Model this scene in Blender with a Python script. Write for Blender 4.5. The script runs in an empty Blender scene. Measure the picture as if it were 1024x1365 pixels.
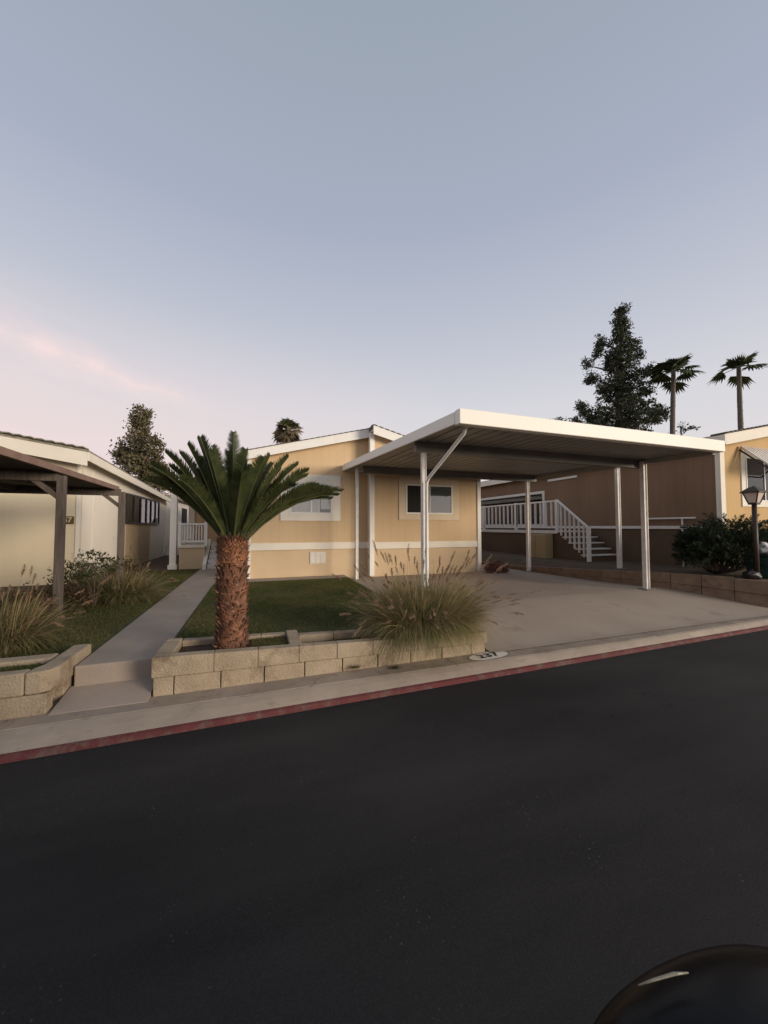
import bpy, bmesh, math, random
import numpy as np
from mathutils import Vector, Matrix
random.seed(7); rng = np.random.default_rng(7)
C = bpy.context.scene.collection
S = bpy.context.scene
R = math.radians

# ------------------------------------------------------------------ materials
def nd(nt, t, **kw):
    n = nt.nodes.new(t)
    for k, v in kw.items():
        if k in n.inputs: n.inputs[k].default_value = v
        else: setattr(n, k, v)
    return n
def newmat(name):
    m = bpy.data.materials.new(name); m.use_nodes = True
    nt = m.node_tree; b = nt.nodes['Principled BSDF']
    return m, nt, b
def noise(nt, co, scale, detail=4, rough=.55):
    n = nd(nt, 'ShaderNodeTexNoise'); n.inputs['Scale'].default_value = scale
    n.inputs['Detail'].default_value = detail; n.inputs['Roughness'].default_value = rough
    nt.links.new(co, n.inputs['Vector']); return n
def ramp(nt, fac, stops):
    r = nd(nt, 'ShaderNodeValToRGB'); cr = r.color_ramp
    while len(cr.elements) < len(stops): cr.elements.new(.5)
    for e, (p, c) in zip(cr.elements, stops):
        e.position = p; e.color = (*c, 1) if len(c) == 3 else c
    nt.links.new(fac, r.inputs['Fac']); return r
def mixc(nt, fac, a, b, mode='MIX'):
    m = nd(nt, 'ShaderNodeMix', data_type='RGBA', blend_type=mode)
    for sock, v in ((m.inputs['Factor'], fac), (m.inputs['A'], a), (m.inputs['B'], b)):
        if hasattr(v, 'links') or hasattr(v, 'is_output'): nt.links.new(v, sock)
        else: sock.default_value = (*v, 1) if isinstance(v, tuple) and len(v) == 3 else v
    # colour sockets are the third pair on the Mix node
    return m
def cmix(nt, fac, a, b, mode='MIX'):
    m = nt.nodes.new('ShaderNodeMix'); m.data_type = 'RGBA'; m.blend_type = mode
    fi, ai, bi, out = m.inputs[0], m.inputs[6], m.inputs[7], m.outputs[2]
    for s_, v in ((fi, fac), (ai, a), (bi, b)):
        if isinstance(v, bpy.types.NodeSocket): nt.links.new(v, s_)
        elif isinstance(v, tuple): s_.default_value = (*v, 1)
        else: s_.default_value = v
    return out
def crackmix(nt, co, base, scale, dark):
    """hairline cracks: warped cell edges, kept only in patches"""
    w = noise(nt, co, scale * 3, 5, .6)
    v = nt.nodes.new('ShaderNodeVectorMath'); v.operation = 'SCALE'; v.inputs['Scale'].default_value = .5 / scale
    nt.links.new(w.outputs['Color'], v.inputs[0])
    a = nt.nodes.new('ShaderNodeVectorMath'); a.operation = 'ADD'; nt.links.new(co, a.inputs[0]); nt.links.new(v.outputs[0], a.inputs[1])
    vo = nt.nodes.new('ShaderNodeTexVoronoi'); vo.feature = 'DISTANCE_TO_EDGE'; vo.inputs['Scale'].default_value = scale
    nt.links.new(a.outputs[0], vo.inputs['Vector'])
    l = ramp(nt, vo.outputs['Distance'], [(.004 * scale, (1, 1, 1)), (.011 * scale, (0, 0, 0))]).outputs[0]
    g = noise(nt, co, scale * .9, 3); gr = ramp(nt, g.outputs['Fac'], [(.48, (0, 0, 0)), (.6, (.8, .8, .8))]).outputs[0]
    f = cmix(nt, 1.0, l, gr, 'MULTIPLY')
    return cmix(nt, f, base, dark)
def coord(nt):
    return nd(nt, 'ShaderNodeTexCoord').outputs['Object']
def mat(name, col, col2=None, scale=3, rough=.8, bump=.1, bscale=60, metal=0, dirt=None, spec=.4, stretch=None, cracks=0):
    """general worn surface: colour varies between col and col2, fine bump, optional stains"""
    m, nt, b = newmat(name)
    co = coord(nt)
    if stretch:
        mp = nd(nt, 'ShaderNodeMapping'); mp.inputs['Scale'].default_value = stretch
        nt.links.new(co, mp.inputs['Vector']); co = mp.outputs[0]
    if col2 is None: col2 = tuple(c * .82 for c in col)
    n = noise(nt, co, scale, 6)
    out = ramp(nt, n.outputs['Fac'], [(.3, col), (.7, col2)]).outputs[0]
    if dirt:
        n2 = noise(nt, co, dirt[1], 8, .7)
        f = ramp(nt, n2.outputs['Fac'], [(dirt[2], (0, 0, 0)), (dirt[2] + .16, (1, 1, 1))]).outputs[0]
        out = cmix(nt, f, out, dirt[0])
    if cracks: out = crackmix(nt, co, out, cracks, tuple(c * .38 for c in col2))
    nt.links.new(out, b.inputs['Base Color'])
    b.inputs['Roughness'].default_value = rough; b.inputs['Metallic'].default_value = metal
    b.inputs['Specular IOR Level'].default_value = spec
    if bump:
        n3 = noise(nt, co, bscale, 4)
        bp = nd(nt, 'ShaderNodeBump'); bp.inputs['Strength'].default_value = bump
        bp.inputs['Distance'].default_value = .02
        nt.links.new(n3.outputs['Fac'], bp.inputs['Height']); nt.links.new(bp.outputs[0], b.inputs['Normal'])
    return m
def leafmat(name, col, col2, scale=2, rough=.6, trans=.25):
    m, nt, b = newmat(name)
    co = coord(nt)
    n = noise(nt, co, scale, 3)
    g = noise(nt, co, scale * 9, 2)
    a = nd(nt, 'ShaderNodeMath', operation='ADD'); nt.links.new(n.outputs['Fac'], a.inputs[0]); nt.links.new(g.outputs['Fac'], a.inputs[1])
    h = nd(nt, 'ShaderNodeMath', operation='MULTIPLY'); h.inputs[1].default_value = .5; nt.links.new(a.outputs[0], h.inputs[0])
    out = ramp(nt, h.outputs[0], [(.38, col), (.62, col2)]).outputs[0]
    nt.links.new(out, b.inputs['Base Color']); b.inputs['Roughness'].default_value = rough
    b.inputs['Specular IOR Level'].default_value = .25
    t = nd(nt, 'ShaderNodeBsdfTranslucent'); nt.links.new(out, t.inputs['Color'])
    mx = nd(nt, 'ShaderNodeMixShader'); mx.inputs[0].default_value = trans
    nt.links.new(b.outputs[0], mx.inputs[1]); nt.links.new(t.outputs[0], mx.inputs[2])
    nt.links.new(mx.outputs[0], nt.nodes['Material Output'].inputs['Surface'])
    return m
def siding(name, col, col2, pitch=.2, width=.012):
    """vertical grooved sheet siding"""
    m, nt, b = newmat(name)
    co = coord(nt)
    sp = nd(nt, 'ShaderNodeSeparateXYZ'); nt.links.new(co, sp.inputs[0])
    ad = nd(nt, 'ShaderNodeMath', operation='ADD'); nt.links.new(sp.outputs[0], ad.inputs[0]); nt.links.new(sp.outputs[1], ad.inputs[1])
    ad2 = nd(nt, 'ShaderNodeMath', operation='ADD'); ad2.inputs[1].default_value = 100; nt.links.new(ad.outputs[0], ad2.inputs[0])
    mo = nd(nt, 'ShaderNodeMath', operation='MODULO'); mo.inputs[1].default_value = pitch; nt.links.new(ad2.outputs[0], mo.inputs[0])
    gt = nd(nt, 'ShaderNodeMath', operation='GREATER_THAN'); gt.inputs[1].default_value = width; nt.links.new(mo.outputs[0], gt.inputs[0])
    mp = nd(nt, 'ShaderNodeMapping'); mp.inputs['Scale'].default_value = (1, 1, .25); nt.links.new(co, mp.inputs['Vector'])
    n = noise(nt, mp.outputs[0], 1.6, 6)
    c = ramp(nt, n.outputs['Fac'], [(.3, col), (.7, col2)]).outputs[0]
    inv = nd(nt, 'ShaderNodeMath', operation='SUBTRACT'); inv.inputs[0].default_value = 1; nt.links.new(gt.outputs[0], inv.inputs[1])
    fm = nd(nt, 'ShaderNodeMath', operation='MULTIPLY'); fm.inputs[1].default_value = .22; nt.links.new(inv.outputs[0], fm.inputs[0])
    out = cmix(nt, fm.outputs[0], c, tuple(x * .5 for x in col))
    nt.links.new(out, b.inputs['Base Color']); b.inputs['Roughness'].default_value = .75
    b.inputs['Specular IOR Level'].default_value = .3
    n3 = noise(nt, mp.outputs[0], 90, 3)
    hm = nd(nt, 'ShaderNodeMath', operation='MULTIPLY_ADD'); hm.inputs[1].default_value = .12
    nt.links.new(n3.outputs['Fac'], hm.inputs[0]); nt.links.new(gt.outputs[0], hm.inputs[2])
    bp = nd(nt, 'ShaderNodeBump'); bp.inputs['Strength'].default_value = .5; bp.inputs['Distance'].default_value = .006
    nt.links.new(hm.outputs[0], bp.inputs['Height']); nt.links.new(bp.outputs[0], b.inputs['Normal'])
    return m
def asphalt():
    m, nt, b = newmat('asphalt'); co = coord(nt)
    big = noise(nt, co, .5, 6, .6); fine = noise(nt, co, 160, 3, .7)
    c = ramp(nt, big.outputs['Fac'], [(.3, (.029, .026, .0245)), (.7, (.041, .037, .035))]).outputs[0]
    c2 = ramp(nt, fine.outputs['Fac'], [(.45, (.6, .6, .6)), (.75, (1.6, 1.6, 1.6))]).outputs[0]
    c = cmix(nt, .55, c, c2, 'MULTIPLY')
    vo = nd(nt, 'ShaderNodeTexVoronoi'); vo.inputs['Scale'].default_value = 31; nt.links.new(co, vo.inputs['Vector'])
    sp = ramp(nt, vo.outputs['Distance'], [(.08, (1, 1, 1)), (.14, (0, 0, 0))]).outputs[0]
    gate = noise(nt, co, 2.3, 6, .7); gr = ramp(nt, gate.outputs['Fac'], [(.52, (0, 0, 0)), (.64, (1, 1, 1))]).outputs[0]
    sg = cmix(nt, 1.0, sp, gr, 'MULTIPLY')
    # repair seams and long dark tyre-worn areas
    mp = nd(nt, 'ShaderNodeMapping'); mp.inputs['Scale'].default_value = (.25, 1.2, 1); nt.links.new(co, mp.inputs['Vector'])
    wn = noise(nt, mp.outputs[0], 1.1, 5); wr = ramp(nt, wn.outputs['Fac'], [(.38, (.66, .66, .66)), (.66, (1.3, 1.28, 1.25))]).outputs[0]
    c = cmix(nt, .8, c, wr, 'MULTIPLY')
    c = crackmix(nt, co, c, .35, (.009, .009, .009))
    c = cmix(nt, sg, c, (.12, .11, .10))
    nt.links.new(c, b.inputs['Base Color']); b.inputs['Roughness'].default_value = .85
    b.inputs['Specular IOR Level'].default_value = .22
    bp = nd(nt, 'ShaderNodeBump'); bp.inputs['Strength'].default_value = .5; bp.inputs['Distance'].default_value = .004
    nt.links.new(fine.outputs['Fac'], bp.inputs['Height']); nt.links.new(bp.outputs[0], b.inputs['Normal'])
    return m
def glass(name, tint=(.03, .035, .04), refl=.05):
    m, nt, b = newmat(name)
    nt.nodes.remove(b)
    g = nd(nt, 'ShaderNodeBsdfGlossy'); g.inputs['Roughness'].default_value = .02; g.inputs['Color'].default_value = (.9, .92, .95, 1)
    t = nd(nt, 'ShaderNodeBsdfTransparent'); t.inputs['Color'].default_value = (.92, .94, .94, 1)
    lw = nd(nt, 'ShaderNodeLayerWeight'); lw.inputs['Blend'].default_value = .35
    ad = nd(nt, 'ShaderNodeMath', operation='ADD', use_clamp=True); ad.inputs[1].default_value = refl; nt.links.new(lw.outputs['Fresnel'], ad.inputs[0])
    mx = nd(nt, 'ShaderNodeMixShader'); nt.links.new(ad.outputs[0], mx.inputs[0])
    nt.links.new(t.outputs[0], mx.inputs[1]); nt.links.new(g.outputs[0], mx.inputs[2])
    nt.links.new(mx.outputs[0], nt.nodes['Material Output'].inputs['Surface'])
    return m

M = {}
M['asphalt'] = asphalt()
M['soil'] = mat('soil', (.12, .085, .055), (.07, .05, .035), 4, .95, .6, 40)
M['mulch'] = mat('mulch', (.085, .05, .03), (.035, .022, .015), 25, .95, .9, 70)
M['red'] = mat('curb_red_paint', (.135, .030, .030), (.09, .024, .025), 6, .85, .3, 60, dirt=((.13, .085, .07), 7, .48))
M['conc'] = mat('concrete', (.36, .29, .23), (.27, .215, .17), 2.2, .85, .25, 90, dirt=((.20, .155, .12), 3.0, .52), cracks=.9)
M['conc_band'] = mat('curb_concrete', (.40, .325, .26), (.31, .25, .20), 3, .85, .25, 90, dirt=((.24, .19, .15), 5, .56))
M['conc_d'] = mat('driveway_concrete', (.38, .31, .25), (.315, .25, .20), .9, .85, .25, 80, dirt=((.24, .185, .145), 1.6, .57), cracks=.45)
M['walk'] = mat('walk_concrete', (.37, .30, .25), (.29, .235, .195), 2.2, .85, .25, 90, dirt=((.26, .21, .165), 2.5, .58))
M['block'] = mat('concrete_block', (.40, .32, .23), (.30, .235, .165), 5, .9, .6, 55, dirt=((.19, .135, .09), 3.2, .52))
M['block_r'] = mat('brown_block', (.25, .165, .11), (.16, .105, .07), 6, .9, .6, 55, dirt=((.10, .065, .045), 4, .55))
M['tan'] = siding('tan_siding', (.64, .465, .285), (.56, .40, .24), .2, .008)
M['tan_skirt'] = mat('tan_skirting', (.64, .48, .31), (.55, .41, .26), 1.2, .8, .12, 60, dirt=((.42, .31, .20), 1.8, .60))
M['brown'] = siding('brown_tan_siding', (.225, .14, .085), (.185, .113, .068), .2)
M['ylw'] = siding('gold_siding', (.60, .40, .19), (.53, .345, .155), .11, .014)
M['white'] = mat('white_paint', (.80, .775, .74), (.74, .71, .67), 3, .55, .05, 60)
M['whited'] = mat('worn_white_paint', (.76, .72, .68), (.62, .57, .53), 8, .6, .1, 50, dirt=((.36, .27, .22), 12, .62))
M['band'] = mat('belt_board_paint', (.78, .72, .62), (.70, .64, .55), 2, .6, .05, 60)
M['trimshade'] = mat('shaded_trim', (.68, .55, .40), (.60, .48, .34), 2, .6, .05, 60)  # pale window trim darkened: the carport's shade is put into its colour
M['cream'] = mat('cream_painted_wall', (.69, .59, .43), (.62, .53, .38), 1.2, .7, .1, 40, stretch=(1, 1, .3))
M['offw'] = mat('off_white_wall', (.82, .76, .68), (.76, .70, .61), 1.2, .7, .1, 40, dirt=((.5, .42, .35), 1.5, .62))
M['shingle'] = mat('roof_shingle', (.16, .13, .11), (.09, .075, .065), 14, .9, .7, 40)
M['shingle_l'] = mat('pale_roof_shingle', (.34, .31, .24), (.16, .145, .115), 9, .9, .7, 30, stretch=(1, 1, 3))
M['redfas'] = mat('red_brown_fascia', (.25, .165, .13), (.18, .11, .09), 5, .7, .2, 40)
M['wood'] = mat('weathered_wood', (.17, .135, .115), (.09, .072, .062), 12, .9, .6, 40, stretch=(3, 3, .3))
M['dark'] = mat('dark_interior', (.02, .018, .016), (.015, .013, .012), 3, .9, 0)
M['metal_k'] = mat('black_metal', (.02, .018, .018), (.03, .024, .02), 12, .45, .1, 60)
M['rust'] = mat('dark_bronze_metal', (.035, .022, .014), (.06, .034, .02), 14, .5, .2, 60)
M['lampglass'] = mat('frosted_lamp_glass', (.75, .62, .55), (.65, .52, .46), 5, .25, .05, 20)
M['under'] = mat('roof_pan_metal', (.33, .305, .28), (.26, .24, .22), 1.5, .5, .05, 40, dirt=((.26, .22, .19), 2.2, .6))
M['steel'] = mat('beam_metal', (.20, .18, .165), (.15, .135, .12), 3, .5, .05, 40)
M['fascia'] = mat('carport_fascia_metal', (.86, .82, .75), (.82, .78, .71), .8, .5, .04, 30)
M['glass'] = glass('window_glass')
M['curtain'] = mat('curtain_cloth', (.86, .81, .70), (.72, .67, .58), 14, .9, .3, 30, stretch=(3, 3, .1))
M['blind'] = mat('grey_blind', (.30, .32, .31), (.24, .255, .25), 10, .8, .3, 60, stretch=(.2, .2, 8))
M['frond'] = leafmat('sago_frond_green', (.024, .036, .013), (.075, .085, .03), 9, .42, .15)
M['frond_tip'] = mat('sago_rib', (.085, .085, .035), (.06, .06, .025), 6, .5, 0)
M['sagotrunk'] = mat('sago_trunk', (.26, .115, .065), (.09, .045, .03), 7, .9, .7, 50, dirt=((.34, .20, .13), 22, .54))
M['sagocollar'] = mat('sago_collar', (.36, .16, .075), (.23, .10, .055), 16, .85, .6, 50)
M['fgrass2'] = leafmat('darker_fountain_grass', (.085, .095, .035), (.18, .16, .075), 2.5, .6, .3)
M['grassblade'] = leafmat('lawn_grass', (.075, .095, .022), (.18, .155, .062), 1.2, .6, .3)
M['lawnsoil'] = mat('turf', (.055, .07, .02), (.085, .085, .035), 6, .95, .6, 60)
M['fgrass'] = leafmat('fountain_grass_blade', (.15, .165, .065), (.32, .275, .13), 2.5, .6, .3)
M['fgrass_dry'] = leafmat('fountain_grass_dry', (.46, .34, .20), (.34, .25, .13), 2.5, .7, .3)
M['plume'] = leafmat('fountain_grass_plume', (.44, .31, .20), (.29, .18, .12), 9, .9, .3)
M['juniper'] = leafmat('juniper_needles', (.012, .022, .011), (.03, .042, .018), 2.5, .7, .08)
M['shrub_red'] = leafmat('reddish_shrub_leaf', (.10, .045, .035), (.075, .075, .03), 5, .6, .2)
M['shrub_g'] = leafmat('green_shrub_leaf', (.05, .06, .02), (.10, .10, .04), 5, .6, .2)
M['pinkleaf'] = leafmat('dusty_pink_leaf', (.24, .10, .085), (.13, .07, .05), 7, .6, .2)
M['tree_l'] = leafmat('olive_brown_foliage', (.095, .08, .045), (.18, .15, .088), .6, .7, .15)
M['tree_r'] = leafmat('dark_conifer_foliage', (.04, .052, .032), (.085, .09, .05), .5, .7, .1)
M['fan'] = leafmat('fan_palm_leaf', (.05, .065, .03), (.10, .11, .05), .6, .6, .1)
M['fan_dry'] = leafmat('fan_palm_dry_leaf', (.24, .18, .11), (.15, .12, .07), .6, .8, .1)
M['bark'] = mat('bark', (.14, .10, .075), (.07, .05, .04), 3, .95, .8, 12, stretch=(1, 1, .3))
M['palmbark'] = mat('palm_trunk_bark', (.20, .165, .14), (.11, .09, .075), 5, .95, .8, 8, stretch=(.5, .5, 3))
M['carpaint'] = mat('black_car_paint', (.002, .002, .0025), (.003, .003, .003), 30, .28, .03, 25, spec=.12)
M['carplastic'] = mat('black_plastic', (.007, .007, .007), (.005, .005, .005), 9, .5, .1, 200)
M['mirrorglass'] = mat('mirror_glass', (.03, .033, .04), (.03, .033, .04), 1, .06, 0, metal=1)
M['rubber'] = mat('rubber', (.012, .012, .012), (.018, .018, .018), 9, .8, .1, 50)
M['glint'] = mat('pale_glint', (.26, .24, .18), (.17, .155, .12), 30, .2, .1, 80)  # pale tone standing in for a reflection on the mirror housing
M['ink'] = mat('black_paint', (.02, .015, .012), (.035, .025, .02), 9, .7, 0)
M['paintw'] = mat('curb_white_paint', (.80, .76, .69), (.68, .63, .56), 14, .8, .1, 60, dirt=((.40, .34, .28), 16, .66))
M['brass'] = mat('dark_plate', (.13, .085, .035), (.08, .05, .02), 9, .5, .1, 60)
M['platelet'] = mat('cream_digit', (.55, .47, .30), (.5, .42, .27), 9, .6, 0)
M['teal'] = mat('green_plastic', (.02, .055, .05), (.015, .04, .037), 4, .5, .05, 50)
M['box'] = mat('tan_cabinet', (.40, .30, .17), (.34, .25, .14), 2, .7, .1, 40)
M['deckskirt'] = mat('brown_skirting', (.13, .082, .05), (.10, .062, .04), 2, .85, .2, 40)

# ------------------------------------------------------------------ builders
WPOS = {}
def wpos(o): return WPOS.get(o.name, Vector((0, 0, 0))) if o else Vector((0, 0, 0))
def setp(o, label=None, cat=None, group=None, kind=None):
    if label: o['label'] = label
    if cat: o['category'] = cat
    if group: o['group'] = group
    if kind: o['kind'] = kind
    return o
def empty(name, loc, label, cat, group=None):
    o = bpy.data.objects.new(name, None); C.objects.link(o); o.location = loc; o.empty_display_size = .2
    WPOS[o.name] = Vector(loc); return setp(o, label, cat, group)
def link(name, me, material, parent=None, origin=None, smooth=False):
    o = bpy.data.objects.new(name, me); C.objects.link(o)
    if isinstance(material, (list, tuple)):
        for m_ in material: me.materials.append(m_)
    elif material: me.materials.append(material)
    pw = wpos(parent)
    org = Vector(origin) if origin is not None else pw
    if org.length: me.transform(Matrix.Translation(-org))
    o.location = org - pw
    if parent: o.parent = parent
    WPOS[o.name] = org
    if smooth:
        for p in me.polygons: p.use_smooth = True
    return o
class MB:
    def __init__(s, T=None): s.v = []; s.f = []; s.T = T
    def add(s, vs, fs):
        k = len(s.v)
        for v in vs: s.v.append(tuple(s.T @ Vector(v)) if s.T else tuple(v))
        for f in fs: s.f.append(tuple(i + k for i in f))
        return s
    def box(s, x0, x1, y0, y1, z0, z1):
        return s.add([(x0, y0, z0), (x1, y0, z0), (x1, y1, z0), (x0, y1, z0), (x0, y0, z1), (x1, y0, z1), (x1, y1, z1), (x0, y1, z1)],
                     [(3, 2, 1, 0), (4, 5, 6, 7), (0, 1, 5, 4), (1, 2, 6, 5), (2, 3, 7, 6), (3, 0, 4, 7)])
    def hexa(s, b, t):
        """b, t: four bottom and four top points"""
        return s.add(list(b) + list(t), [(3, 2, 1, 0), (4, 5, 6, 7), (0, 1, 5, 4), (1, 2, 6, 5), (2, 3, 7, 6), (3, 0, 4, 7)])
    def bar(s, a, b, w, h=None, up=(0, 0, 1)):
        a = Vector(a); b = Vector(b); d = (b - a).normalized(); h = h or w
        u = Vector(up)
        if abs(d.dot(u)) > .95: u = Vector((0, 1, 0))
        r = d.cross(u).normalized(); u = r.cross(d).normalized()
        q = [(-1, -1), (1, -1), (1, 1), (-1, 1)]
        vs = [p + r * (i * w / 2) + u * (j * h / 2) for p in (a, b) for i, j in q]
        return s.add(vs, [(0, 1, 2, 3), (7, 6, 5, 4), (0, 4, 5, 1), (1, 5, 6, 2), (2, 6, 7, 3), (3, 7, 4, 0)])
    def tube(s, pts, rads, n=8, cap=True):
        pts = [Vector(p) for p in pts]
        if not isinstance(rads, (list, tuple)): rads = [rads] * len(pts)
        rings = []
        for i, p in enumerate(pts):
            d = (pts[min(i + 1, len(pts) - 1)] - pts[max(i - 1, 0)]).normalized()
            u = Vector((1, 0, 0)) if abs(d.x) < .8 else Vector((0, 1, 0))
            r = d.cross(u).normalized(); w = d.cross(r).normalized()
            rings.append([p + (r * math.cos(2 * math.pi * k / n) + w * math.sin(2 * math.pi * k / n)) * rads[i] for k in range(n)])
        vs = [v for r_ in rings for v in r_]
        fs = []
        for i in range(len(pts) - 1):
            for k in range(n):
                a = i * n + k; b = i * n + (k + 1) % n
                fs.append((a, b, b + n, a + n))
        if cap: fs.append(tuple(range(n))[::-1]); fs.append(tuple(range((len(pts) - 1) * n, len(pts) * n)))
        return s.add(vs, fs)
    def prism(s, poly, z0, z1):
        n = len(poly)
        vs = [(x, y, z0) for x, y in poly] + [(x, y, z1) for x, y in poly]
        return s.add(vs, [tuple(range(n))[::-1], tuple(range(n, 2 * n))] + [(i, (i + 1) % n, n + (i + 1) % n, n + i) for i in range(n)])
    def extr(s, poly, axis, a0, a1):
        """poly in the plane normal to axis (0: y,z  1: x,z)"""
        n = len(poly)
        P = (lambda p, a: (a, p[0], p[1])) if axis == 0 else (lambda p, a: (p[0], a, p[1]))
        vs = [P(p, a0) for p in poly] + [P(p, a1) for p in poly]
        return s.add(vs, [tuple(range(n))[::-1], tuple(range(n, 2 * n))] + [(i, (i + 1) % n, n + (i + 1) % n, n + i) for i in range(n)])
    def build(s, name, m, parent=None, bevel=0, smooth=False, origin=None, seg=2):
        me = bpy.data.meshes.new(name); me.from_pydata(s.v, [], s.f)
        bm = bmesh.new(); bm.from_mesh(me); bmesh.ops.recalc_face_normals(bm, faces=bm.faces); bm.to_mesh(me); bm.free()
        o = link(name, me, M[m] if isinstance(m, str) else m, parent, origin, smooth)
        if bevel:
            b = o.modifiers.new('bevel', 'BEVEL'); b.width = bevel; b.segments = seg; b.limit_method = 'ANGLE'
        return o
def npmesh(name, V, F, m, parent=None, origin=None, smooth=False):
    me = bpy.data.meshes.new(name)
    V = np.asarray(V, dtype=np.float32); F = np.asarray(F, dtype=np.int32)
    me.vertices.add(len(V)); me.vertices.foreach_set('co', V.ravel())
    k = F.shape[1]
    me.loops.add(F.size); me.loops.foreach_set('vertex_index', F.ravel())
    me.polygons.add(len(F)); me.polygons.foreach_set('loop_start', np.arange(0, F.size, k, dtype=np.int32))
    me.polygons.foreach_set('loop_total', np.full(len(F), k, dtype=np.int32))
    me.update(); me.validate()
    return link(name, me, M[m] if isinstance(m, str) else m, parent, origin, smooth)
def unit(a): return a / (np.linalg.norm(a, axis=-1, keepdims=True) + 1e-9)
def leaves(P, size, aspect=.45, up=.0, D=None):
    """diamond leaves at points P"""
    n = len(P)
    d = unit(rng.normal(size=(n, 3)) + np.array([0, 0, up])) if D is None else D
    q = unit(np.cross(d, rng.normal(size=(n, 3))))
    s = (size * rng.uniform(.6, 1.4, (n, 1)))
    V = np.stack([P, P + d * s * .5 + q * s * aspect * .5, P + d * s, P + d * s * .5 - q * s * aspect * .5], 1).reshape(-1, 3)
    F = np.arange(4 * n).reshape(n, 4)
    return V, F
def cat(parts):
    Vs, Fs, k = [], [], 0
    for V, F in parts: Vs.append(V); Fs.append(F + k); k += len(V)
    return np.concatenate(Vs), np.concatenate(Fs)
def blades(base, tip_dir, length, width, droop, seg=4):
    """tapered arcing ribbons. base (n,3), tip_dir unit (n,3), length (n,), droop (n,)"""
    n = len(base)
    side = unit(np.cross(tip_dir, np.array([0, 0, 1.]) + rng.normal(size=(n, 3)) * .3))
    rows = []
    for i in range(seg + 1):
        t = i / seg
        p = base + tip_dir * (length[:, None] * t) + np.array([0, 0, -1.]) * (droop * length * t * t)[:, None]
        w = width[:, None] * (1 - t) ** .7 * .5 + 1e-4
        rows.append(np.stack([p - side * w, p + side * w], 1))
    V = np.stack(rows, 1).reshape(n, (seg + 1) * 2, 3)
    f = []
    for i in range(seg): f.append([2 * i, 2 * i + 1, 2 * i + 3, 2 * i + 2])
    F = (np.array(f)[None] + (np.arange(n) * (seg + 1) * 2)[:, None, None]).reshape(-1, 4)
    return V.reshape(-1, 3), F

# ------------------------------------------------------------------ ground, road, curb
yroad = lambda x: 3.28 + .022 * x
XA, XB = -60, 60
v = [(XA * 6, -300, -.12), (XB * 6, -300, -.12), (XB * 6, 5.5, -.12), (XA * 6, 5.5, -.12), (XA * 6, 5.9, .24), (XB * 6, 5.9, .24), (XB * 6, 500, .24), (XA * 6, 500, .24)]
setp(MB().add(v, [(0, 1, 2, 3), (3, 2, 5, 4), (4, 5, 6, 7)]).build('ground', 'soil'), kind='structure')
xs = np.linspace(XA, XB, 61)
def strip(prof, name, m, x0=XA, x1=XB, n=60, rail=yroad):
    """prof: list of (dy from rail(x) or absolute, z); absolute given as ('a', y, z)"""
    vs, fs = [], []
    xx = np.linspace(x0, x1, n + 1)
    for x in xx:
        for p in prof:
            if p[0] == 'a': vs.append((x, p[1], p[2]))
            else: vs.append((x, rail(x) + p[0], p[1]))
    k = len(prof)
    for i in range(n):
        for j in range(k - 1):
            a = i * k + j; fs.append((a, a + k, a + k + 1, a + 1))
    return setp(MB().add(vs, fs).build(name, m), kind='structure')
yline = lambda x: min(3.545, 1e9) if x < 9 else yroad(x) + .15
strip([(-12, 0), (-6, .03), (0.0, 0)], 'road', 'asphalt')
strip([(-.006, .002), (.0, .01), (.018, .034), (.045, .044)], 'curb_face', 'red')
def band():
    vs, fs = [], []
    xx = np.linspace(XA, XB, 121)
    for x in xx:
        y0 = yroad(x) + .045; y1 = max(3.53, y0 + .08)
        vs += [(x, y0, .044), (x, y0 + (y1 - y0) * .5, .078), (x, y1 - .012, .098), (x, y1, .088)]
    for i in range(120):
        for j in range(3): a = i * 4 + j; fs.append((a, a + 4, a + 5, a + 1))
    return setp(MB().add(vs, fs).build('curb', 'conc_band'), kind='structure')
band()
def walkside():
    vs, fs = [], []
    xx = np.linspace(XA, XB, 121)
    for x in xx:
        y1 = max(3.53, yroad(x) + .135)
        vs += [(x, y1, .088), (x, y1 + .012, .1), (x, max(3.98, y1 + .4), .106), (x, max(4.02, y1 + .44), .09)]
    for i in range(120):
        for j in range(3): a = i * 4 + j; fs.append((a, a + 4, a + 5, a + 1))
    return setp(MB().add(vs, fs).build('sidewalk', 'conc'), kind='structure')
walkside()
# driveway: rises from the sidewalk to the parking slab
def dz(y):
    if y < 3.7: return .108
    if y > 5.3: return .335
    t = (y - 3.7) / 1.6; t = t * t * (3 - 2 * t) * .5 + t * .5
    return .108 + t * .227
rightedge = [(3.7, 9.1), (3.95, 8.75), (4.5, 8.45), (5.35, 7.9), (6.3, 7.55), (8.2, 7.38), (10, 7.2), (18, 7.2)]
def xr(y):
    for (a, xa), (b, xb) in zip(rightedge, rightedge[1:]):
        if y <= b: return xa + (xb - xa) * max(0, (y - a)) / (b - a)
    return rightedge[-1][1]
vs, fs = [], []
ys = [3.7 + i * .1 for i in range(17)] + [5.5, 6.3, 7.2, 8.2, 8.8, 10, 13, 18]
for y in ys:
    xl = 2.66 if y < 4.25 else 2.16
    if y > 8.8: xl = 6.05
    for k in range(5): vs.append((xl + (xr(y) + .1 - xl) * k / 4, y, dz(y) + (.004 if y < 3.8 else 0)))
for i in range(len(ys) - 1):
    for k in range(4): a = i * 5 + k; fs.append((a, a + 1, a + 6, a + 5))
setp(MB().add(vs, fs).build('driveway', 'conc_d'), kind='structure')
b = MB()
b.box(5.0, 5.012, 4.0, 4.002, dz(4), dz(4) + .001)
# apron strip between lawn and house
setp(MB().box(-.75, 2.165, 8.72, 9.22, .2, .372).build('house_apron', 'walk', bevel=.01), kind='structure')
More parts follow.
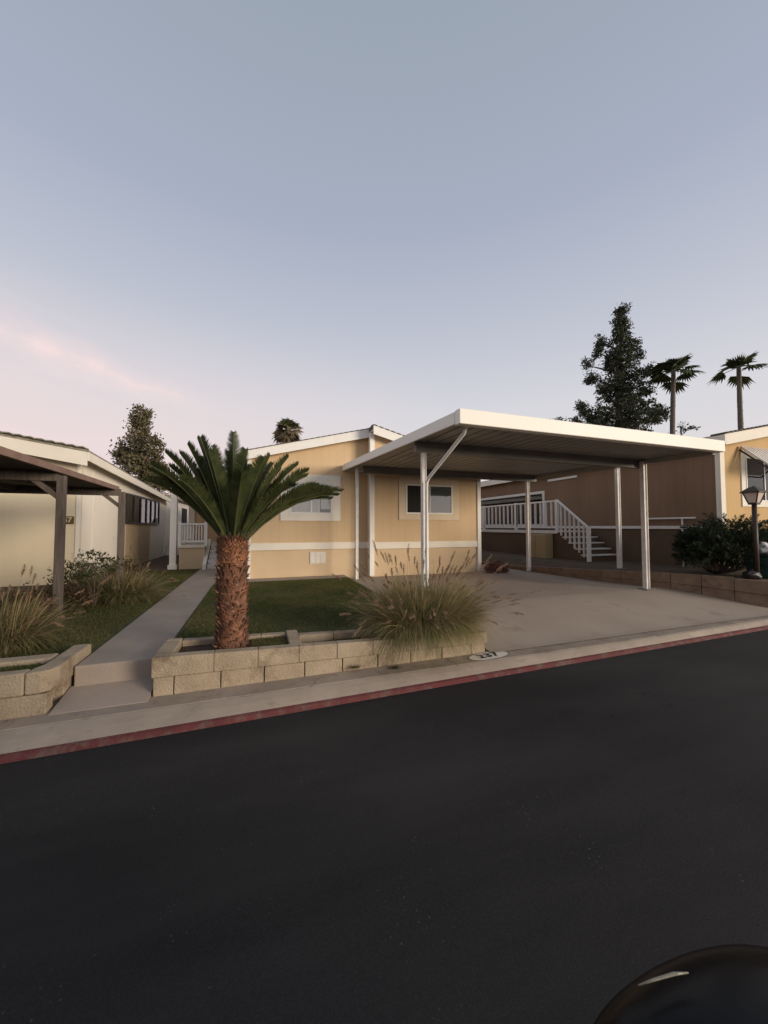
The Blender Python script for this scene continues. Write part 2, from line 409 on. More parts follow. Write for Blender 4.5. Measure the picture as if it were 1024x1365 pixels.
# walkway with its front step
setp(MB().box(-1.50, -.835, 4.02, 11.85, -.13, .36).build('walkway', 'walk', bevel=.012), kind='structure')
setp(MB().hexa([(-1.53, 3.68, .06), (-.85, 3.68, .06), (-.85, 4.03, .06), (-1.52, 4.03, .06)],
               [(-1.53, 3.68, .108), (-.85, 3.68, .108), (-.85, 4.03, .185), (-1.52, 4.03, .185)]).build('walkway_ramp', 'walk'), kind='structure')
# right neighbour's raised lot
vs = []
b = MB()
pr = [(y, xr(y)) for y in (3.95, 4.5, 5.35, 6.3, 8.2, 10, 18)]
def zr(y): return .6
def zrtop(y): return .645 if y < 5.4 else max(.43, .645 - (y - 5.4) * .055)
vs, fs = [], []
for y, x in pr:
    vs += [(x + .1, y, zrtop(y) - .06), (x + .6, y, .6), (60, y, .62)]
for i in range(len(pr) - 1):
    for j in range(2): a = i * 3 + j; fs.append((a, a + 1, a + 4, a + 3))
vs += [(8.85, 3.95, .0), (60, 3.95, .0)]; k = len(vs)
fs.append((0, 1, 2, k - 1, k - 2))
setp(MB().add(vs, fs).build('neighbour_yard', 'soil'), kind='structure')
# left planting bed soil and lawn sheets
setp(MB().box(-70, -1.52, 4.25, 30, -.15, .345).build('planting_bed', 'soil'), kind='structure')
setp(MB().box(-.815, 2.15, 4.36, 8.70, -.15, .368).build('front_lawn', 'lawnsoil'), kind='structure')
setp(MB().box(-2.9, -1.51, 4.28, 12.0, -.16, .352).build('side_lawn', 'lawnsoil'), kind='structure')
def grass_field(name, polys, n, label, h=.035):
    Ps = []
    for (x0, x1, y0, y1, z, w) in polys:
        k = int(n * w); Ps.append(np.stack([rng.uniform(x0, x1, k), rng.uniform(y0, y1, k), np.full(k, z)], 1))
    P = np.concatenate(Ps); k = len(P)
    keep = (np.sin(P[:, 0] * 3.1) * np.sin(P[:, 1] * 2.3 + P[:, 0]) + rng.normal(size=k) * .6) > -1.0
    P = P[keep]; k = len(P)
    d = unit(np.stack([rng.normal(size=k) * .5, rng.normal(size=k) * .5, np.ones(k)], 1))
    V, F = blades(P, d, rng.uniform(.6, 1.4, k) * h, np.full(k, .006), np.full(k, .25), 2)
    return setp(npmesh(name, V, F, 'grassblade'), label, 'grass', kind='stuff')
grass_field('lawn_grass', [(-.8, 2.13, 4.42, 8.68, .366, .93), (-.02, .32, 3.9, 4.28, .362, .03), (.5, 1.5, 3.9, 4.17, .298, .05)], 90000, 'short green grass on the front lawn')
grass_field('side_lawn_grass', [(-2.85, -1.53, 4.3, 12, .35, .93), (-2.8, -1.72, 3.82, 4.04, .398, .07)], 60000, 'short green grass left of the walkway')

# ------------------------------------------------------------------ retaining walls of the planters
def blockrow(b, x0, x1, y0, y1, z0, z1, L, off=0, axis=0, gap=.009):
    a, e = (x0, x1) if axis == 0 else (y0, y1)
    p = a; nxt = a + (off or L)
    while p < e - .01:
        q = min(nxt, e)
        j = random.uniform(-.004, .004)
        g0 = 0 if p == a else gap / 2; g1 = 0 if q >= e - .001 else gap / 2
        if axis == 0: b.box(p + g0, q - g1, y0 + j, y1, z0 + gap / 2, z1 - gap / 2)
        else: b.box(x0 + j, x1, p + g0, q - g1, z0 + gap / 2, z1 - gap / 2)
        p = q; nxt = q + L
def drop(b):   # the courses step gently down towards the driveway
    b.v = [(x, y, .1 + (z - .1) * (1 - .084 * max(0, x + .84))) for x, y, z in b.v]; return b
w = empty('planter_wall', (.9, 3.84, .1), 'low tan concrete block planter wall around the sago palm and big grass', 'retaining wall')
b = MB(); blockrow(b, -.83, 2.6, 3.765, 3.86, .095, .268, .385, .16); drop(b).build('block_course', 'block', w, .006)
b = MB()
blockrow(b, -.845, 2.62, 3.75, 3.855, .268, .448, .385, .50, gap=.002)
blockrow(b, -.845, -.70, 3.858, 4.36, .268, .448, .42, 0, 1)
blockrow(b, -.695, .34, 4.29, 4.39, .30, .43, .385, gap=.003)
blockrow(b, .35, .47, 3.858, 4.40, .30, .446, .46, 0, 1)
blockrow(b, .475, 2.6, 4.18, 4.28, .30, .436, .385, gap=.003)
drop(b).build('cap_course', 'block', w, .008)
MB().box(-.695, .34, 3.862, 4.285, .1, .365).build('planter_soil', 'mulch', w)
MB().box(.475, 2.58, 3.862, 4.175, .1, .30).build('planter_soil', 'mulch', w)
w = empty('planter_wall', (-2.5, 3.8, .1), 'pale block wall with rounded corner left of the walkway step', 'retaining wall')
b = MB(); blockrow(b, -9, -1.56, 3.71, 3.82, .095, .27, .385, .2)
blockrow(b, -1.68, -1.535, 3.935, 4.3, .095, .27, .4, 0, 1); b.build('block_course', 'block', w, .008)
b = MB(); blockrow(b, -9, -1.70, 3.69, 3.80, .27, .45, .62, .2, gap=.002)
poly = [(-1.695, 3.69), (-1.60, 3.695), (-1.545, 3.73), (-1.515, 3.80), (-1.51, 4.42), (-1.66, 4.42), (-1.655, 3.90), (-1.695, 3.80)]
b.prism(poly, .273, .447)
blockrow(b, -9, -1.68, 4.06, 4.2, .33, .45, .6, .25)
b.build('cap_course', 'block', w, .014)
MB().box(-9, -1.69, 3.805, 4.055, .1, .40).build('planter_soil', 'lawnsoil', w)
w = empty('driveway_wall', (8.2, 5, .3), 'brown block retaining wall along the right side of the driveway', 'retaining wall')
for nm, lo, hi, off in (('block_course', 0, .5, .0), ('cap_course', .5, 1, .02)):
    b = MB()
    path = [(xr(3.95 + i * .4), 3.95 + i * .4) for i in range(36)]
    for (x0, y0), (x1, y1) in zip(path, path[1:]):
        def zz(y, f): lo_ = dz(y) - .06; return lo_ + (zrtop(y) - lo_) * f
        n_ = Vector((y1 - y0, -(x1 - x0), 0)).normalized(); d_ = Vector((x1 - x0, y1 - y0, 0)).normalized() * .0025
        A = Vector((x0, y0, 0)) + d_; B = Vector((x1, y1, 0)) - d_; o1 = n_ * (-off); T_ = n_ * .16
        g = .002
        st = .03 if (nm == 'cap_course' and y0 < 4.3) else 0
        bt = [(*(A + o1).xy, zz(y0, lo) + g), (*(A + T_).xy, zz(y0, lo) + g), (*(B + T_).xy, zz(y1, lo) + g), (*(B + o1).xy, zz(y1, lo) + g)]
        tp = [(*(A + o1).xy, zz(y0, hi) - st), (*(A + T_).xy, zz(y0, hi) - st), (*(B + T_).xy, zz(y1, hi) - st), (*(B + o1).xy, zz(y1, hi) - st)]
        b.hexa(bt, tp)
    if nm == 'block_course': blockrow(b, 9.0, 14, 3.87, 4.05, .1, .38, .4)
    else: blockrow(b, 8.97, 14, 3.85, 4.05, .38, .61, .4)
    b.build(nm, 'block_r', w, .008)

# ------------------------------------------------------------------ main house
H = empty('mobile_home', (2.75, 9.0, .37), 'tan mobile home with white trim under a low gable roof', 'house')
YL, YR, XJ, X0, X1, YB = 9.2, 8.85, 2.76, -.18, 6.0, 24
rz = lambda x: 4.02 - .26 * abs(x - 2.76)      # underside of roof
def gable(b, xa, xb, y0, y1, z0):
    b.extr([(xa, z0), (xb, z0), (xb, rz(xb)), (xa, rz(xa))], 1, y0, y1)
b = MB(); gable(b, X0, XJ, YL, YB, 1.03); gable(b, XJ + .002, X1, YR, YB, 1.03)
b.build('wall', 'tan', H)
b = MB(); b.box(X0 + .02, XJ, YL + .02, YB, .1, 1.03); b.box(XJ + .004, X1 - .02, YR + .02, YB, .1, 1.03)
sk = b.build('skirting', 'tan_skirt', H)
b = MB()
b.box(1.29, 1.68, YL - .0, YL + .03, .68, .97)
vent = b.build('vent', 'whited', H)
b = MB()
for k in range(3):
    for j in range(7): b.box(1.315 + k * .122, 1.41 + k * .122, YL - .012, YL + .0, .70 + j * .037, .722 + j * .037)
b.build('slats', 'band', vent)
b = MB()
b.box(X0 - .01, XJ - .004, YL - .022, YL + .02, 1.035, 1.205); b.box(XJ - .03, XJ, YR + .1, YL - .024, 1.035, 1.205)
b.box(XJ + .1, X1 - .11, YR - .022, YR + .02, 1.035, 1.205)
b.build('belt_board', 'band', H, .004)
b = MB(); b.extr([(XJ - .03, .36), (XJ + .09, .36), (XJ + .09, rz(XJ + .09) - .02), (XJ - .03, rz(XJ - .03) - .02)], 1, YR - .03, YR + .08); b.build('corner_trim', 'white', H, .004)
b = MB(); b.box(X1 - .10, X1 + .015, YR - .03, YR + .08, .36, rz(X1) - .02); b.build('corner_trim', 'white', H, .004)
b = MB(); b.box(X0 - .02, X0 + .08, YL - .03, YL + .07, .36, rz(X0) - .02)
b.build('corner_trim', 'white', H, .004)
# roof planes + rake fascia
def roof_half(xe, yf, nm):
    s_ = 1 if xe > XJ else -1
    b = MB()
    ze = rz(xe); b.extr([(XJ, rz(XJ) + .03), (xe, ze + .03), (xe, ze + .15), (XJ, rz(XJ) + .15)], 1, yf, YB + .2)
    r = b.build('roof', 'shingle', H)
    b = MB(); b.extr([(XJ + s_ * .0, rz(XJ) - .10), (xe, ze - .08), (xe, ze + .125), (XJ + s_ * .0, rz(XJ) + .125)], 1, yf - .03, yf)
    b.box(min(xe, xe + s_ * .03), max(xe, xe + s_ * .03), yf - .03, YB + .2, ze - .07, ze + .12)
    b.build('fascia', 'white', r, .004)
    b = MB(); b.extr([(XJ, rz(XJ) + .01), (xe, ze + .01), (xe, ze + .028), (XJ, rz(XJ) + .028)], 1, yf, YB)
    b.build('soffit', 'band', r)
    b = MB()
    n = 22
    for k in range(n):
        t0, t1 = k / n, (k + .62) / n
        xa, xb = XJ + (xe - XJ) * t0, XJ + (xe - XJ) * t1
        b.hexa([(xa, yf - .05, rz(xa) + .128), (xb, yf - .05, rz(xb) + .128), (xb, yf + .2, rz(xb) + .152), (xa, yf + .2, rz(xa) + .152)],
               [(xa, yf - .05, rz(xa) + .145), (xb, yf - .05, rz(xb) + .145), (xb, yf + .2, rz(xb) + .17), (xa, yf + .2, rz(xa) + .17)])
    b.build('rake_shingles', 'shingle', r)
roof_half(-.36, YL - .16, 'l'); roof_half(6.25, YR - .2, 'r')
def window(xa, xb, za, zb, y, parent, trim=.17, panes=2, curt=(0,), cm='curtain', screen=False, tm='band'):
    b = MB(); t = trim
    b.box(xa - t, xa, y - .025, y + .02, za - t * .8, zb + t); b.box(xb, xb + t, y - .025, y + .02, za - t * .8, zb + t)
    b.box(xa, xb, y - .025, y + .02, za - t * .8, za); b.box(xa, xb, y - .025, y + .02, zb, zb + t)
    wn = b.build('window', tm, parent, .004)
    b = MB(); e = .035
    n = panes; wd = (xb - xa) / n
    for k in range(n + 1):
        x = xa + k * wd; b.box(max(xa, x - e / 2) if k else xa, min(xb, x + e / 2) if k < n else xb, y - .035, y - .027, za, zb) if 0 < k < n else b.box(x - (e if k else 0), x + (0 if k else e), y - .035, y - .027, za, zb)
    b.box(xa + e, xb - e, y - .034, y - .027, za, za + e); b.box(xa + e, xb - e, y - .034, y - .027, zb - e, zb)
    b.build('sash', 'white', wn)
    MB().box(xa, xb, y - .020, y - .016, za, zb).build('glass', 'glass', wn)
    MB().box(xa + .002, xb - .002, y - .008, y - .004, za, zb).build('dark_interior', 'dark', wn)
    b = MB()
    for k, c0, c1, z0_ in curt: b.box(xa + wd * k + wd * c0, xa + wd * k + wd * c1, y - .0145, y - .011, za + (zb - za) * z0_, zb)
    if curt: b.build('curtain', cm, wn)
    if screen: MB().box(xa + e, xa + wd - e / 2, y - .032, y - .028, za + e, zb - e).build('insect_screen', 'dark', wn)
    return wn
window(.79, 1.83, 1.92, 2.68, YL, H, .22, 2, [(0, .0, 1, 0), (1, .0, .42, 0), (1, .46, 1, .16)])
window(3.72, 5.1, 1.94, 2.72, YR, H, .20, 2, [(1, .0, .97, .0)], 'blind', True, 'trimshade')

# rear wing, porch, steps at the end of the walkway
b = MB(); b.box(-2.25, X0 - .002, 15.0, 20, .3, 3.0); b.build('wing_wall', 'tan', H)
b = MB(); b.box(-1.15, -.45, 14.96, 14.998, 1.06, 2.75); b.build('door', 'white', H, .01)
b = MB(); b.box(-2.30, -2.1, 14.95, 15.05, 1.0, 3.0); b.box(-1.3, -1.2, 14.95, 14.998, 1.06, 2.8); b.build('porch_trim', 'band', H, .005)
P_ = empty('porch', (-1.3, 12.6, .36), 'white railed porch with steps at the end of the walkway', 'porch')
MB().box(-2.1, -1.42, 12.15, 12.25, .34, 1.0).build('skirt', 'tan_skirt', P_)
MB().box(-2.12, X0 - .03, 12.13 + .9, 15, .98, 1.06).build('deck', 'band', P_)
MB().box(-2.12, -1.42, 12.10, 13.02, .98, 1.06).build('deck', 'band', P_)
b = MB()
b.bar((-2.1, 12.2, 1.68), (-1.38, 12.2, 1.68), .07, .05); b.bar((-2.1, 12.2, 1.16), (-1.38, 12.2, 1.16), .05, .06)
for k in range(9): b.bar((-2.04 + k * .075, 12.2, 1.16), (-2.04 + k * .075, 12.2, 1.68), .03)
b.bar((-2.1, 12.2, 1.0), (-2.1, 12.2, 1.75), .08); b.bar((-1.4, 12.2, 1.0), (-1.4, 12.2, 1.75), .08)
b.bar((-2.1, 12.25, 1.68), (-2.1, 15, 1.68), .05); b.bar((-2.1, 12.25, 1.16), (-2.1, 15, 1.16), .05)
for k in range(18): b.bar((-2.1, 12.35 + k * .145, 1.16), (-2.1, 12.35 + k * .145, 1.68), .03)
b.build('railing', 'white', P_)
b = MB()
for k in range(5): b.box(-1.32, -.3, 11.86 + k * .24, 13.05, .36 + k * .13, .36 + (k + 1) * .13 - .002)
b.build('steps', 'whited', P_, .006)
b = MB(); b.hexa([(-1.44, 11.8, .36), (-1.34, 11.8, .36), (-1.34, 13.0, .36), (-1.44, 13.0, .36)], [(-1.44, 11.8, .5), (-1.34, 11.8, .5), (-1.34, 13.0, 1.2), (-1.44, 13.0, 1.2)])
b.build('stringer', 'white', P_, .005)
b = MB(); b.bar((-2.28, 12.3, .36), (-2.28, 12.3, 2.8), .17); b.box(-2.40, -2.16, 12.18, 12.42, .34, .48); b.box(-2.39, -2.17, 12.19, 12.41, 2.72, 2.8)
b.build('column', 'white', P_, .008)
b = MB(); b.box(-2.5, X0 + .3, 12.05, 15.2, 2.8, 2.98); b.build('canopy', 'white', P_, .01)

# ------------------------------------------------------------------ carport
K = empty('carport', (5, 6.2, .33), 'white metal flat roofed carport on slim posts over the driveway', 'carport')
CX0, CX1, CY0, CY1 = 2.40, 7.62, 4.05, 8.80
cz = lambda y: 2.91 + (y - CY0) * .024
# pan roof: ribbed sheet
b = MB()
n = 26; wd = (CX1 - CX0 - .06) / n
prof = []
for k in range(n):
    x = CX0 + .03 + k * wd
    prof += [(x, .0), (x + wd * .86, .0), (x + wd * .88, .028), (x + wd * .98, .028)]
prof.append((CX1 - .03, 0))
vs, fs = [], []
for y in (CY0 + .012, CY1 - .01):
    for x, h in prof: vs.append((x, y, cz(y) + .045 + h))
for y in (CY0 + .012, CY1 - .01):
    for x, h in prof: vs.append((x, y, cz(y) + .051 + h))
m_ = len(prof)
for i in range(m_ - 1):
    fs.append((i, i + 1, m_ + i + 1, m_ + i)); fs.append((2 * m_ + i, 2 * m_ + i + 1, 3 * m_ + i + 1, 3 * m_ + i))
    fs.append((i, i + 1, 2 * m_ + i + 1, 2 * m_ + i))
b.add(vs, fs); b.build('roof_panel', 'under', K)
b = MB(); b.box(CX0 - .01, CX1 + .01, CY0 - .11, CY0 + .01, cz(CY0) - .02, cz(CY0) + .175); b.build('gutter', 'fascia', K, .01)
xl_ = lambda y: CX0 - .30 * (y - CY0) / 5.1
b = MB()
def quadroof(P):
    b.hexa([(x, y, cz(y) + .046) for x, y in P], [(x, y, cz(y) + .052) for x, y in P])
quadroof([(CX0 + .005, CY0 + .02), (CX0 + .032, CY0 + .02), (CX0 + .032, CY1 - .01), (xl_(CY1), CY1 - .01)])
quadroof([(xl_(CY1) + .0, CY1 - .008), (2.68, CY1 - .008), (2.68, 9.15), (xl_(9.15), 9.15)])
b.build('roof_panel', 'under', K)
def sidef(x0, x1):
    return MB().hexa([(x0, CY0 + .012, cz(CY0)), (x1, CY0 + .012, cz(CY0)), (x1, CY1, cz(CY1)), (x0, CY1, cz(CY1))],
                     [(x0, CY0 + .012, cz(CY0) + .16), (x1, CY0 + .012, cz(CY0) + .16), (x1, CY1, cz(CY1) + .15), (x0, CY1, cz(CY1) + .15)])
ye = 9.16
MB().hexa([(CX0 - .015, CY0 + .012, cz(CY0)), (CX0 + .02, CY0 + .012, cz(CY0)), (xl_(ye) + .02, ye, cz(ye)), (xl_(ye) - .015, ye, cz(ye))],
          [(CX0 - .015, CY0 + .012, cz(CY0) + .16), (CX0 + .02, CY0 + .012, cz(CY0) + .16), (xl_(ye) + .02, ye, cz(ye) + .15), (xl_(ye) - .015, ye, cz(ye) + .15)]).build('fascia', 'fascia', K, .004)
MB().box(xl_(ye) + .022, 2.68, 9.14, 9.16, cz(9.15), cz(9.15) + .15).build('fascia', 'fascia', K)
sidef(CX1 - .02, CX1 + .015).build('fascia', 'fascia', K, .004)
MB().box(2.69, CX1 - .02, CY1 - .009, CY1 + .01, cz(CY1), cz(CY1) + .15).build('fascia', 'fascia', K)
for y in (5.38, 8.42):
    b = MB(); b.box(CX0 + .03, CX1 - .03, y - .035, y + .035, cz(y) - .12, cz(y) + .04)
    b.box(CX0 + .03, CX1 - .03, y - .055, y + .055, cz(y) - .13, cz(y) - .122)
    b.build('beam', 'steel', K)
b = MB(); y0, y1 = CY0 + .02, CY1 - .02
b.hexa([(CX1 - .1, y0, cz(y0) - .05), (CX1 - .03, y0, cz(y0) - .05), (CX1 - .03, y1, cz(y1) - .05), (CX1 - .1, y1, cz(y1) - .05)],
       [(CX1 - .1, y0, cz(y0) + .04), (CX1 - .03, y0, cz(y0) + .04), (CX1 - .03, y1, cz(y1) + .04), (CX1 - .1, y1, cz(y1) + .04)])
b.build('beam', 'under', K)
def post(x, y, z0, z1, w_=.09, m='whited', plate=True):
    b = MB()
    # scalloped roll-formed post: two flanges and a web
    for d in (-1, 1): b.box(x + d * w_ / 2 - .009, x + d * w_ / 2 + .009, y - w_ / 2, y + w_ / 2, z0, z1)
    b.box(x - w_ / 2, x + w_ / 2, y - .02, y + .02, z0 + .001, z1 - .001)
    p = b.build('post', m, K, .004, origin=(x, y, z0))
    MB().box(x - w_ * 1.5, x + w_ * 1.5, y - w_ * 1.1, y + w_ * 1.1, z0 - .004, z0 + .014).build('foot_plate', 'steel' if plate else m, p, .003)
    return p
post(2.58, 5.38, .33, cz(5.38) - .13, .062)
post(2.30, 8.48, .337, cz(8.48) - .0, .05)
post(7.50, 5.27, .333, cz(5.27) - .0, .085)
post(7.30, 8.42, .337, cz(8.4) - .13, .08)
post(8.22, 6.40, .60, 2.985, .075)
MB().box(7.64, 8.28, 6.37, 6.43, 2.99, 3.04).build('bracket', 'steel', K, .004)
b = MB(); b.tube([(2.60, 4.12, 2.93), (2.60, 4.18, 2.84), (2.595, 5.22, 2.38), (2.59, 5.29, 2.30), (2.59, 5.29, .42), (2.59, 5.2, .37)], .026, 10)
b.build('downspout', 'white', K, smooth=True)

# ------------------------------------------------------------------ painted address on the curb
A = empty('painted_address', (2.55, 3.62, .1), 'white painted oval with black number 237 on the curb', 'address marking')
def sz(y): return .1 + .006 * max(0, (y - 3.542)) / .44 + (0 if y > 3.53 else -(3.53 - y) * .12)
b = MB(); n = 40; vs = []; fs = []
for i in range(5):
    for k in range(n):
        a = 2 * math.pi * k / n; r = i / 4
        cx_, sy_ = abs(math.cos(a)) ** .75 * (1 if math.cos(a) > 0 else -1), math.sin(a)
        x = 2.57 + .265 * r * cx_; y = 3.645 + .096 * r * sy_ + .02 * r * cx_
        vs.append((x, y, sz(y) + .008))
for i in range(4):
    for k in range(n): fs.append((i * n + k, i * n + (k + 1) % n, (i + 1) * n + (k + 1) % n, (i + 1) * n + k))
b.add(vs, fs); b.build('oval', 'paintw', A)
def text(body, size, M4, name, m, parent, extrude=.001):
    cu = bpy.data.curves.new('t', 'FONT'); cu.body = body; cu.size = size; cu.align_x = 'CENTER'; cu.align_y = 'CENTER'; cu.extrude = extrude; cu.offset = size * .03
    ob = bpy.data.objects.new('t', cu); C.objects.link(ob); bpy.context.view_layer.update()
    me = bpy.data.meshes.new_from_object(ob.evaluated_get(bpy.context.evaluated_depsgraph_get()))
    bpy.data.objects.remove(ob); me.materials.clear(); me.name = name
    me.transform(M4)
    return link(name, me, M[m], parent)
for ch, dx in (('2', -.095), ('3', .002), ('7', .098)):
    text(ch, .150, Matrix.Translation((2.56 + dx, 3.646 + dx * .09, .114)) @ Matrix.Rotation(R(4), 4, 'Z') @ Matrix.Scale(1.15, 4, (1, 0, 0)), 'digit', 'ink', A, .0005)

# ------------------------------------------------------------------ right neighbour
N = empty('neighbour_house', (10.2, 5.4, .62), 'yellow vertical sided house with striped awning behind the lamp post', 'house')
NX, NY = 10.25, 5.42
nz = lambda x: 3.60 + (x - NX) * .2
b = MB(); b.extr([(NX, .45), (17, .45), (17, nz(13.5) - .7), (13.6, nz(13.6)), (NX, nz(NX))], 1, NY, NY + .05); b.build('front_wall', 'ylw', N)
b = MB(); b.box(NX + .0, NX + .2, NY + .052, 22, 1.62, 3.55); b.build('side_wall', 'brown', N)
MB().box(NX + .02, NX + .2, NY + .052, 22, .4, 1.54).build('side_skirting', 'deckskirt', N)
MB().box(NX - .02, NX + .2, NY + .21, 22, 1.54, 1.62).build('belt_board', 'whited', N, .004)
b = MB(); b.box(NX - .035, NX + .13, NY - .035, NY - .002, .6, nz(NX) - .01); b.box(NX - .035, NX - .002, NY - .001, NY + .07, .6, nz(NX) - .01); b.build('corner_trim', 'band', N, .004)
b = MB()
def sl(x, dz_): return nz(x) + dz_
b.extr([(NX - .22, sl(NX - .22, .02)), (13.6, sl(13.6, .02)), (17.2, sl(13.6, .02) - .72), (17.2, sl(13.6, .16) - .72), (13.6, sl(13.6, .16)), (NX - .22, sl(NX - .22, .16))], 1, NY - .22, 22)
rf = b.build('roof', 'shingle', N)
b = MB(); b.extr([(NX - .22, sl(NX - .22, -.1)), (13.6, sl(13.6, -.1)), (13.6, sl(13.6, .15)), (NX - .22, sl(NX - .22, .15))], 1, NY - .26, NY - .222)
b.box(NX - .26, NX - .222, NY - .26, 22, sl(NX, -.13), sl(NX, .09))
b.build('fascia', 'band', rf, .004)
b = MB()
for k in range(22):
    x = NX - .2 + k * .16; b.box(x, x + .1, NY - .28, NY + .05, sl(x + .05, .155), sl(x + .05, .185))
b.build('rake_shingles', 'shingle', rf)
window(11.2, 12.7, 2.22, 3.30, NY, N, .17, 2, [(0, 0, 1, 0.0), (1, 0, 1, .0)])
b = MB()
for k in range(15):
    x = 10.98 + k * .135
    b.hexa([(x, NY - .05, 3.52), (x + .08, NY - .05, 3.52), (x + .08, NY - .55, 2.98), (x, NY - .55, 2.98)],
           [(x, NY - .05, 3.545), (x + .08, NY - .05, 3.545), (x + .08, NY - .57, 3.005), (x, NY - .57, 3.005)])
aw = b.build('awning', 'whited', N)
b = MB()
for x in (10.98, 12.93): b.bar((x, NY - .02, 3.46), (x, NY - .53, 2.93), .03, .03)
b.bar((10.98, NY - .54, 2.935), (12.93, NY - .54, 2.935), .03)
b.build('awning_frame', 'metal_k', aw)
MB().box(NX - .06, NX - .003, 9.4, 10.7, 3.26, 3.34).build('wall_light', 'white', N, .01)
window(13.2, 13.9, 2.0, 3.0, NY, N, .12, 1, [(0, 0, 1, 0)])
# side window behind the deck (in the side wall)
b = MB(); b.box(NX - .04, NX - .002, 10.9, 15.2, 1.62, 2.95); sw = b.build('side_window', 'whited', N, .004)
MB().box(NX - .05, NX - .042, 11.0, 15.1, 1.7, 2.85).build('glass', 'glass', sw); MB().box(NX - .0415, NX - .0405, 11.0, 15.1, 1.7, 2.85).build('dark_interior', 'dark', sw)
b = MB(); b.bar((NX - .08, 5.9, 1.82), (NX - .08, 7.2, 1.82), .04); b.bar((NX - .08, 6.2, 1.82), (NX - .08, 6.2, .6), .03); b.build('pipe', 'whited', N)

D = empty('entry_deck', (9.5, 9.5, .6), 'raised entry deck with white balusters and stairs behind the carport', 'deck')
MB().box(8.98, NX - .03, 9.08, 15, 1.38, 1.47).build('deck_floor', 'whited', D)
MB().box(9.03, 9.08, 9.12, 15, .5, 1.38).build('skirt', 'deckskirt', D)
b = MB()
DX = 9.0
b.bar((DX, 9.08, 2.42), (DX, 15, 2.42), .06, .05); b.bar((DX, 9.08, 1.60), (DX, 15, 1.60), .05, .05)
rl = b.build('railing', 'white', D)
b = MB()
for k in range(24): b.bar((DX, 9.3 + k * .24, 1.6), (DX, 9.3 + k * .24, 2.42), .05)
b.build('balusters', 'whited', rl)
for y in (9.08, 11.0, 13): MB().bar((DX, y, 1.40), (DX, y, 2.46), .09).build('rail_post', 'white', D)
b = MB(); b.bar((DX, 9.08, 2.44), (DX, 7.93, 1.56), .06, .05)
sr = b.build('stair_railing', 'white', D)
b = MB()
for k in range(1, 7):
    t = k / 7; y = 9.08 - 1.15 * t; z = 1.47 - .86 * t
    b.bar((DX, y, z - .02), (DX, y, 2.44 - .88 * t), .045)
b.build('balusters', 'whited', sr)
MB().bar((DX, 7.93, .6), (DX, 7.93, 1.6), .085).build('rail_post', 'white', D)
b = MB()
for k in range(5):
    zt = .62 + (k + 1) * .168; ya = 7.95 + k * .226
    b.box(DX - .02, NX - .1, ya - .02, ya + .25, zt - .035, zt)
b.build('tread', 'whited', D, .004)
b = MB()
for k in range(5):
    zt = .62 + (k + 1) * .168 - .037; ya = 7.97 + k * .226
    b.box(DX + .02, NX - .12, ya, ya + .222 if k < 4 else 9.11, .5, zt)
b.build('stair_base', 'deckskirt', D)
cab = empty('utility_cabinet', (8.8, 9.8, .5), 'tan metal cabinet standing against the deck skirt', 'cabinet')
MB().box(8.7, 8.99, 9.25, 10.15, .47, 1.36).build('cabinet_body', 'box', cab, .01)
b = MB()
for y0 in (9.27, 9.72): b.box(8.685, 8.702, y0, y0 + .41, .5, 1.33)
b.build('door', 'box', cab, .006)

# lamp post
L = empty('lamp_post', (8.95, 4.22, .6), 'dark metal lamp post with a four sided glass lantern', 'lamp post')
lx, ly = 8.98, 4.22
b = MB(); b.tube([(lx, ly, .56), (lx, ly, 2.04)], [.042, .038], 14); b.tube([(lx, ly, .56), (lx, ly, .64)], [.07, .06], 14)
b.build('pole', 'rust', L, smooth=True)
def frus(b, z0, r0, z1, r1, n=4, rot=math.pi / 4):
    vs = [(lx + math.cos(rot + 2 * math.pi * k / n) * r, ly + math.sin(rot + 2 * math.pi * k / n) * r, z) for z, r in ((z0, r0), (z1, r1)) for k in range(n)]
    b.add(vs, [tuple(range(n))[::-1], tuple(range(n, 2 * n))] + [(k, (k + 1) % n, n + (k + 1) % n, n + k) for k in range(n)])
b = MB(); frus(b, 2.06, .085, 2.245, .155); lg = b.build('lantern_glass', 'lampglass', L)
b = MB(); frus(b, 2.02, .09, 2.058, .095); frus(b, 2.247, .215, 2.262, .215); frus(b, 2.263, .205, 2.35, .08); frus(b, 2.351, .05, 2.375, .02)
for k in range(4):
    a = math.pi / 4 + k * math.pi / 2
    b.bar((lx + math.cos(a) * .088, ly + math.sin(a) * .088, 2.055), (lx + math.cos(a) * .16, ly + math.sin(a) * .16, 2.248), .018)
b.build('lantern_frame', 'rust', L, .003)
bn = empty('green_bin', (9.3, 4.15, .6), 'dark green plastic bin right of the lamp post', 'bin')
b = MB(); b.hexa([(9.26, 4.18, .6), (9.6, 4.18, .6), (9.6, 4.5, .6), (9.26, 4.5, .6)], [(9.23, 4.14, 1.02), (9.64, 4.14, 1.02), (9.64, 4.54, 1.02), (9.23, 4.54, 1.02)])
b.build('bin_body', 'teal', bn, .02)
b = MB(); b.box(9.21, 9.66, 4.12, 4.56, 1.022, 1.06); b.build('lid', 'teal', bn, .015)
wb = MB(); 
def blob(c, r, seed=0, sub=3, amp=.2, sc=(1, 1, 1)):
    bm = bmesh.new(); bmesh.ops.create_icosphere(bm, subdivisions=sub, radius=1)
    from mathutils import noise as mn
    for v_ in bm.verts:
        k_ = 1 + amp * mn.noise(v_.co * 2.1 + Vector((seed, seed, seed)))
        v_.co = Vector((v_.co.x * sc[0], v_.co.y * sc[1], v_.co.z * sc[2])) * r * k_ + Vector(c)
    me = bpy.data.meshes.new('blob'); bm.to_mesh(me); bm.free(); return me
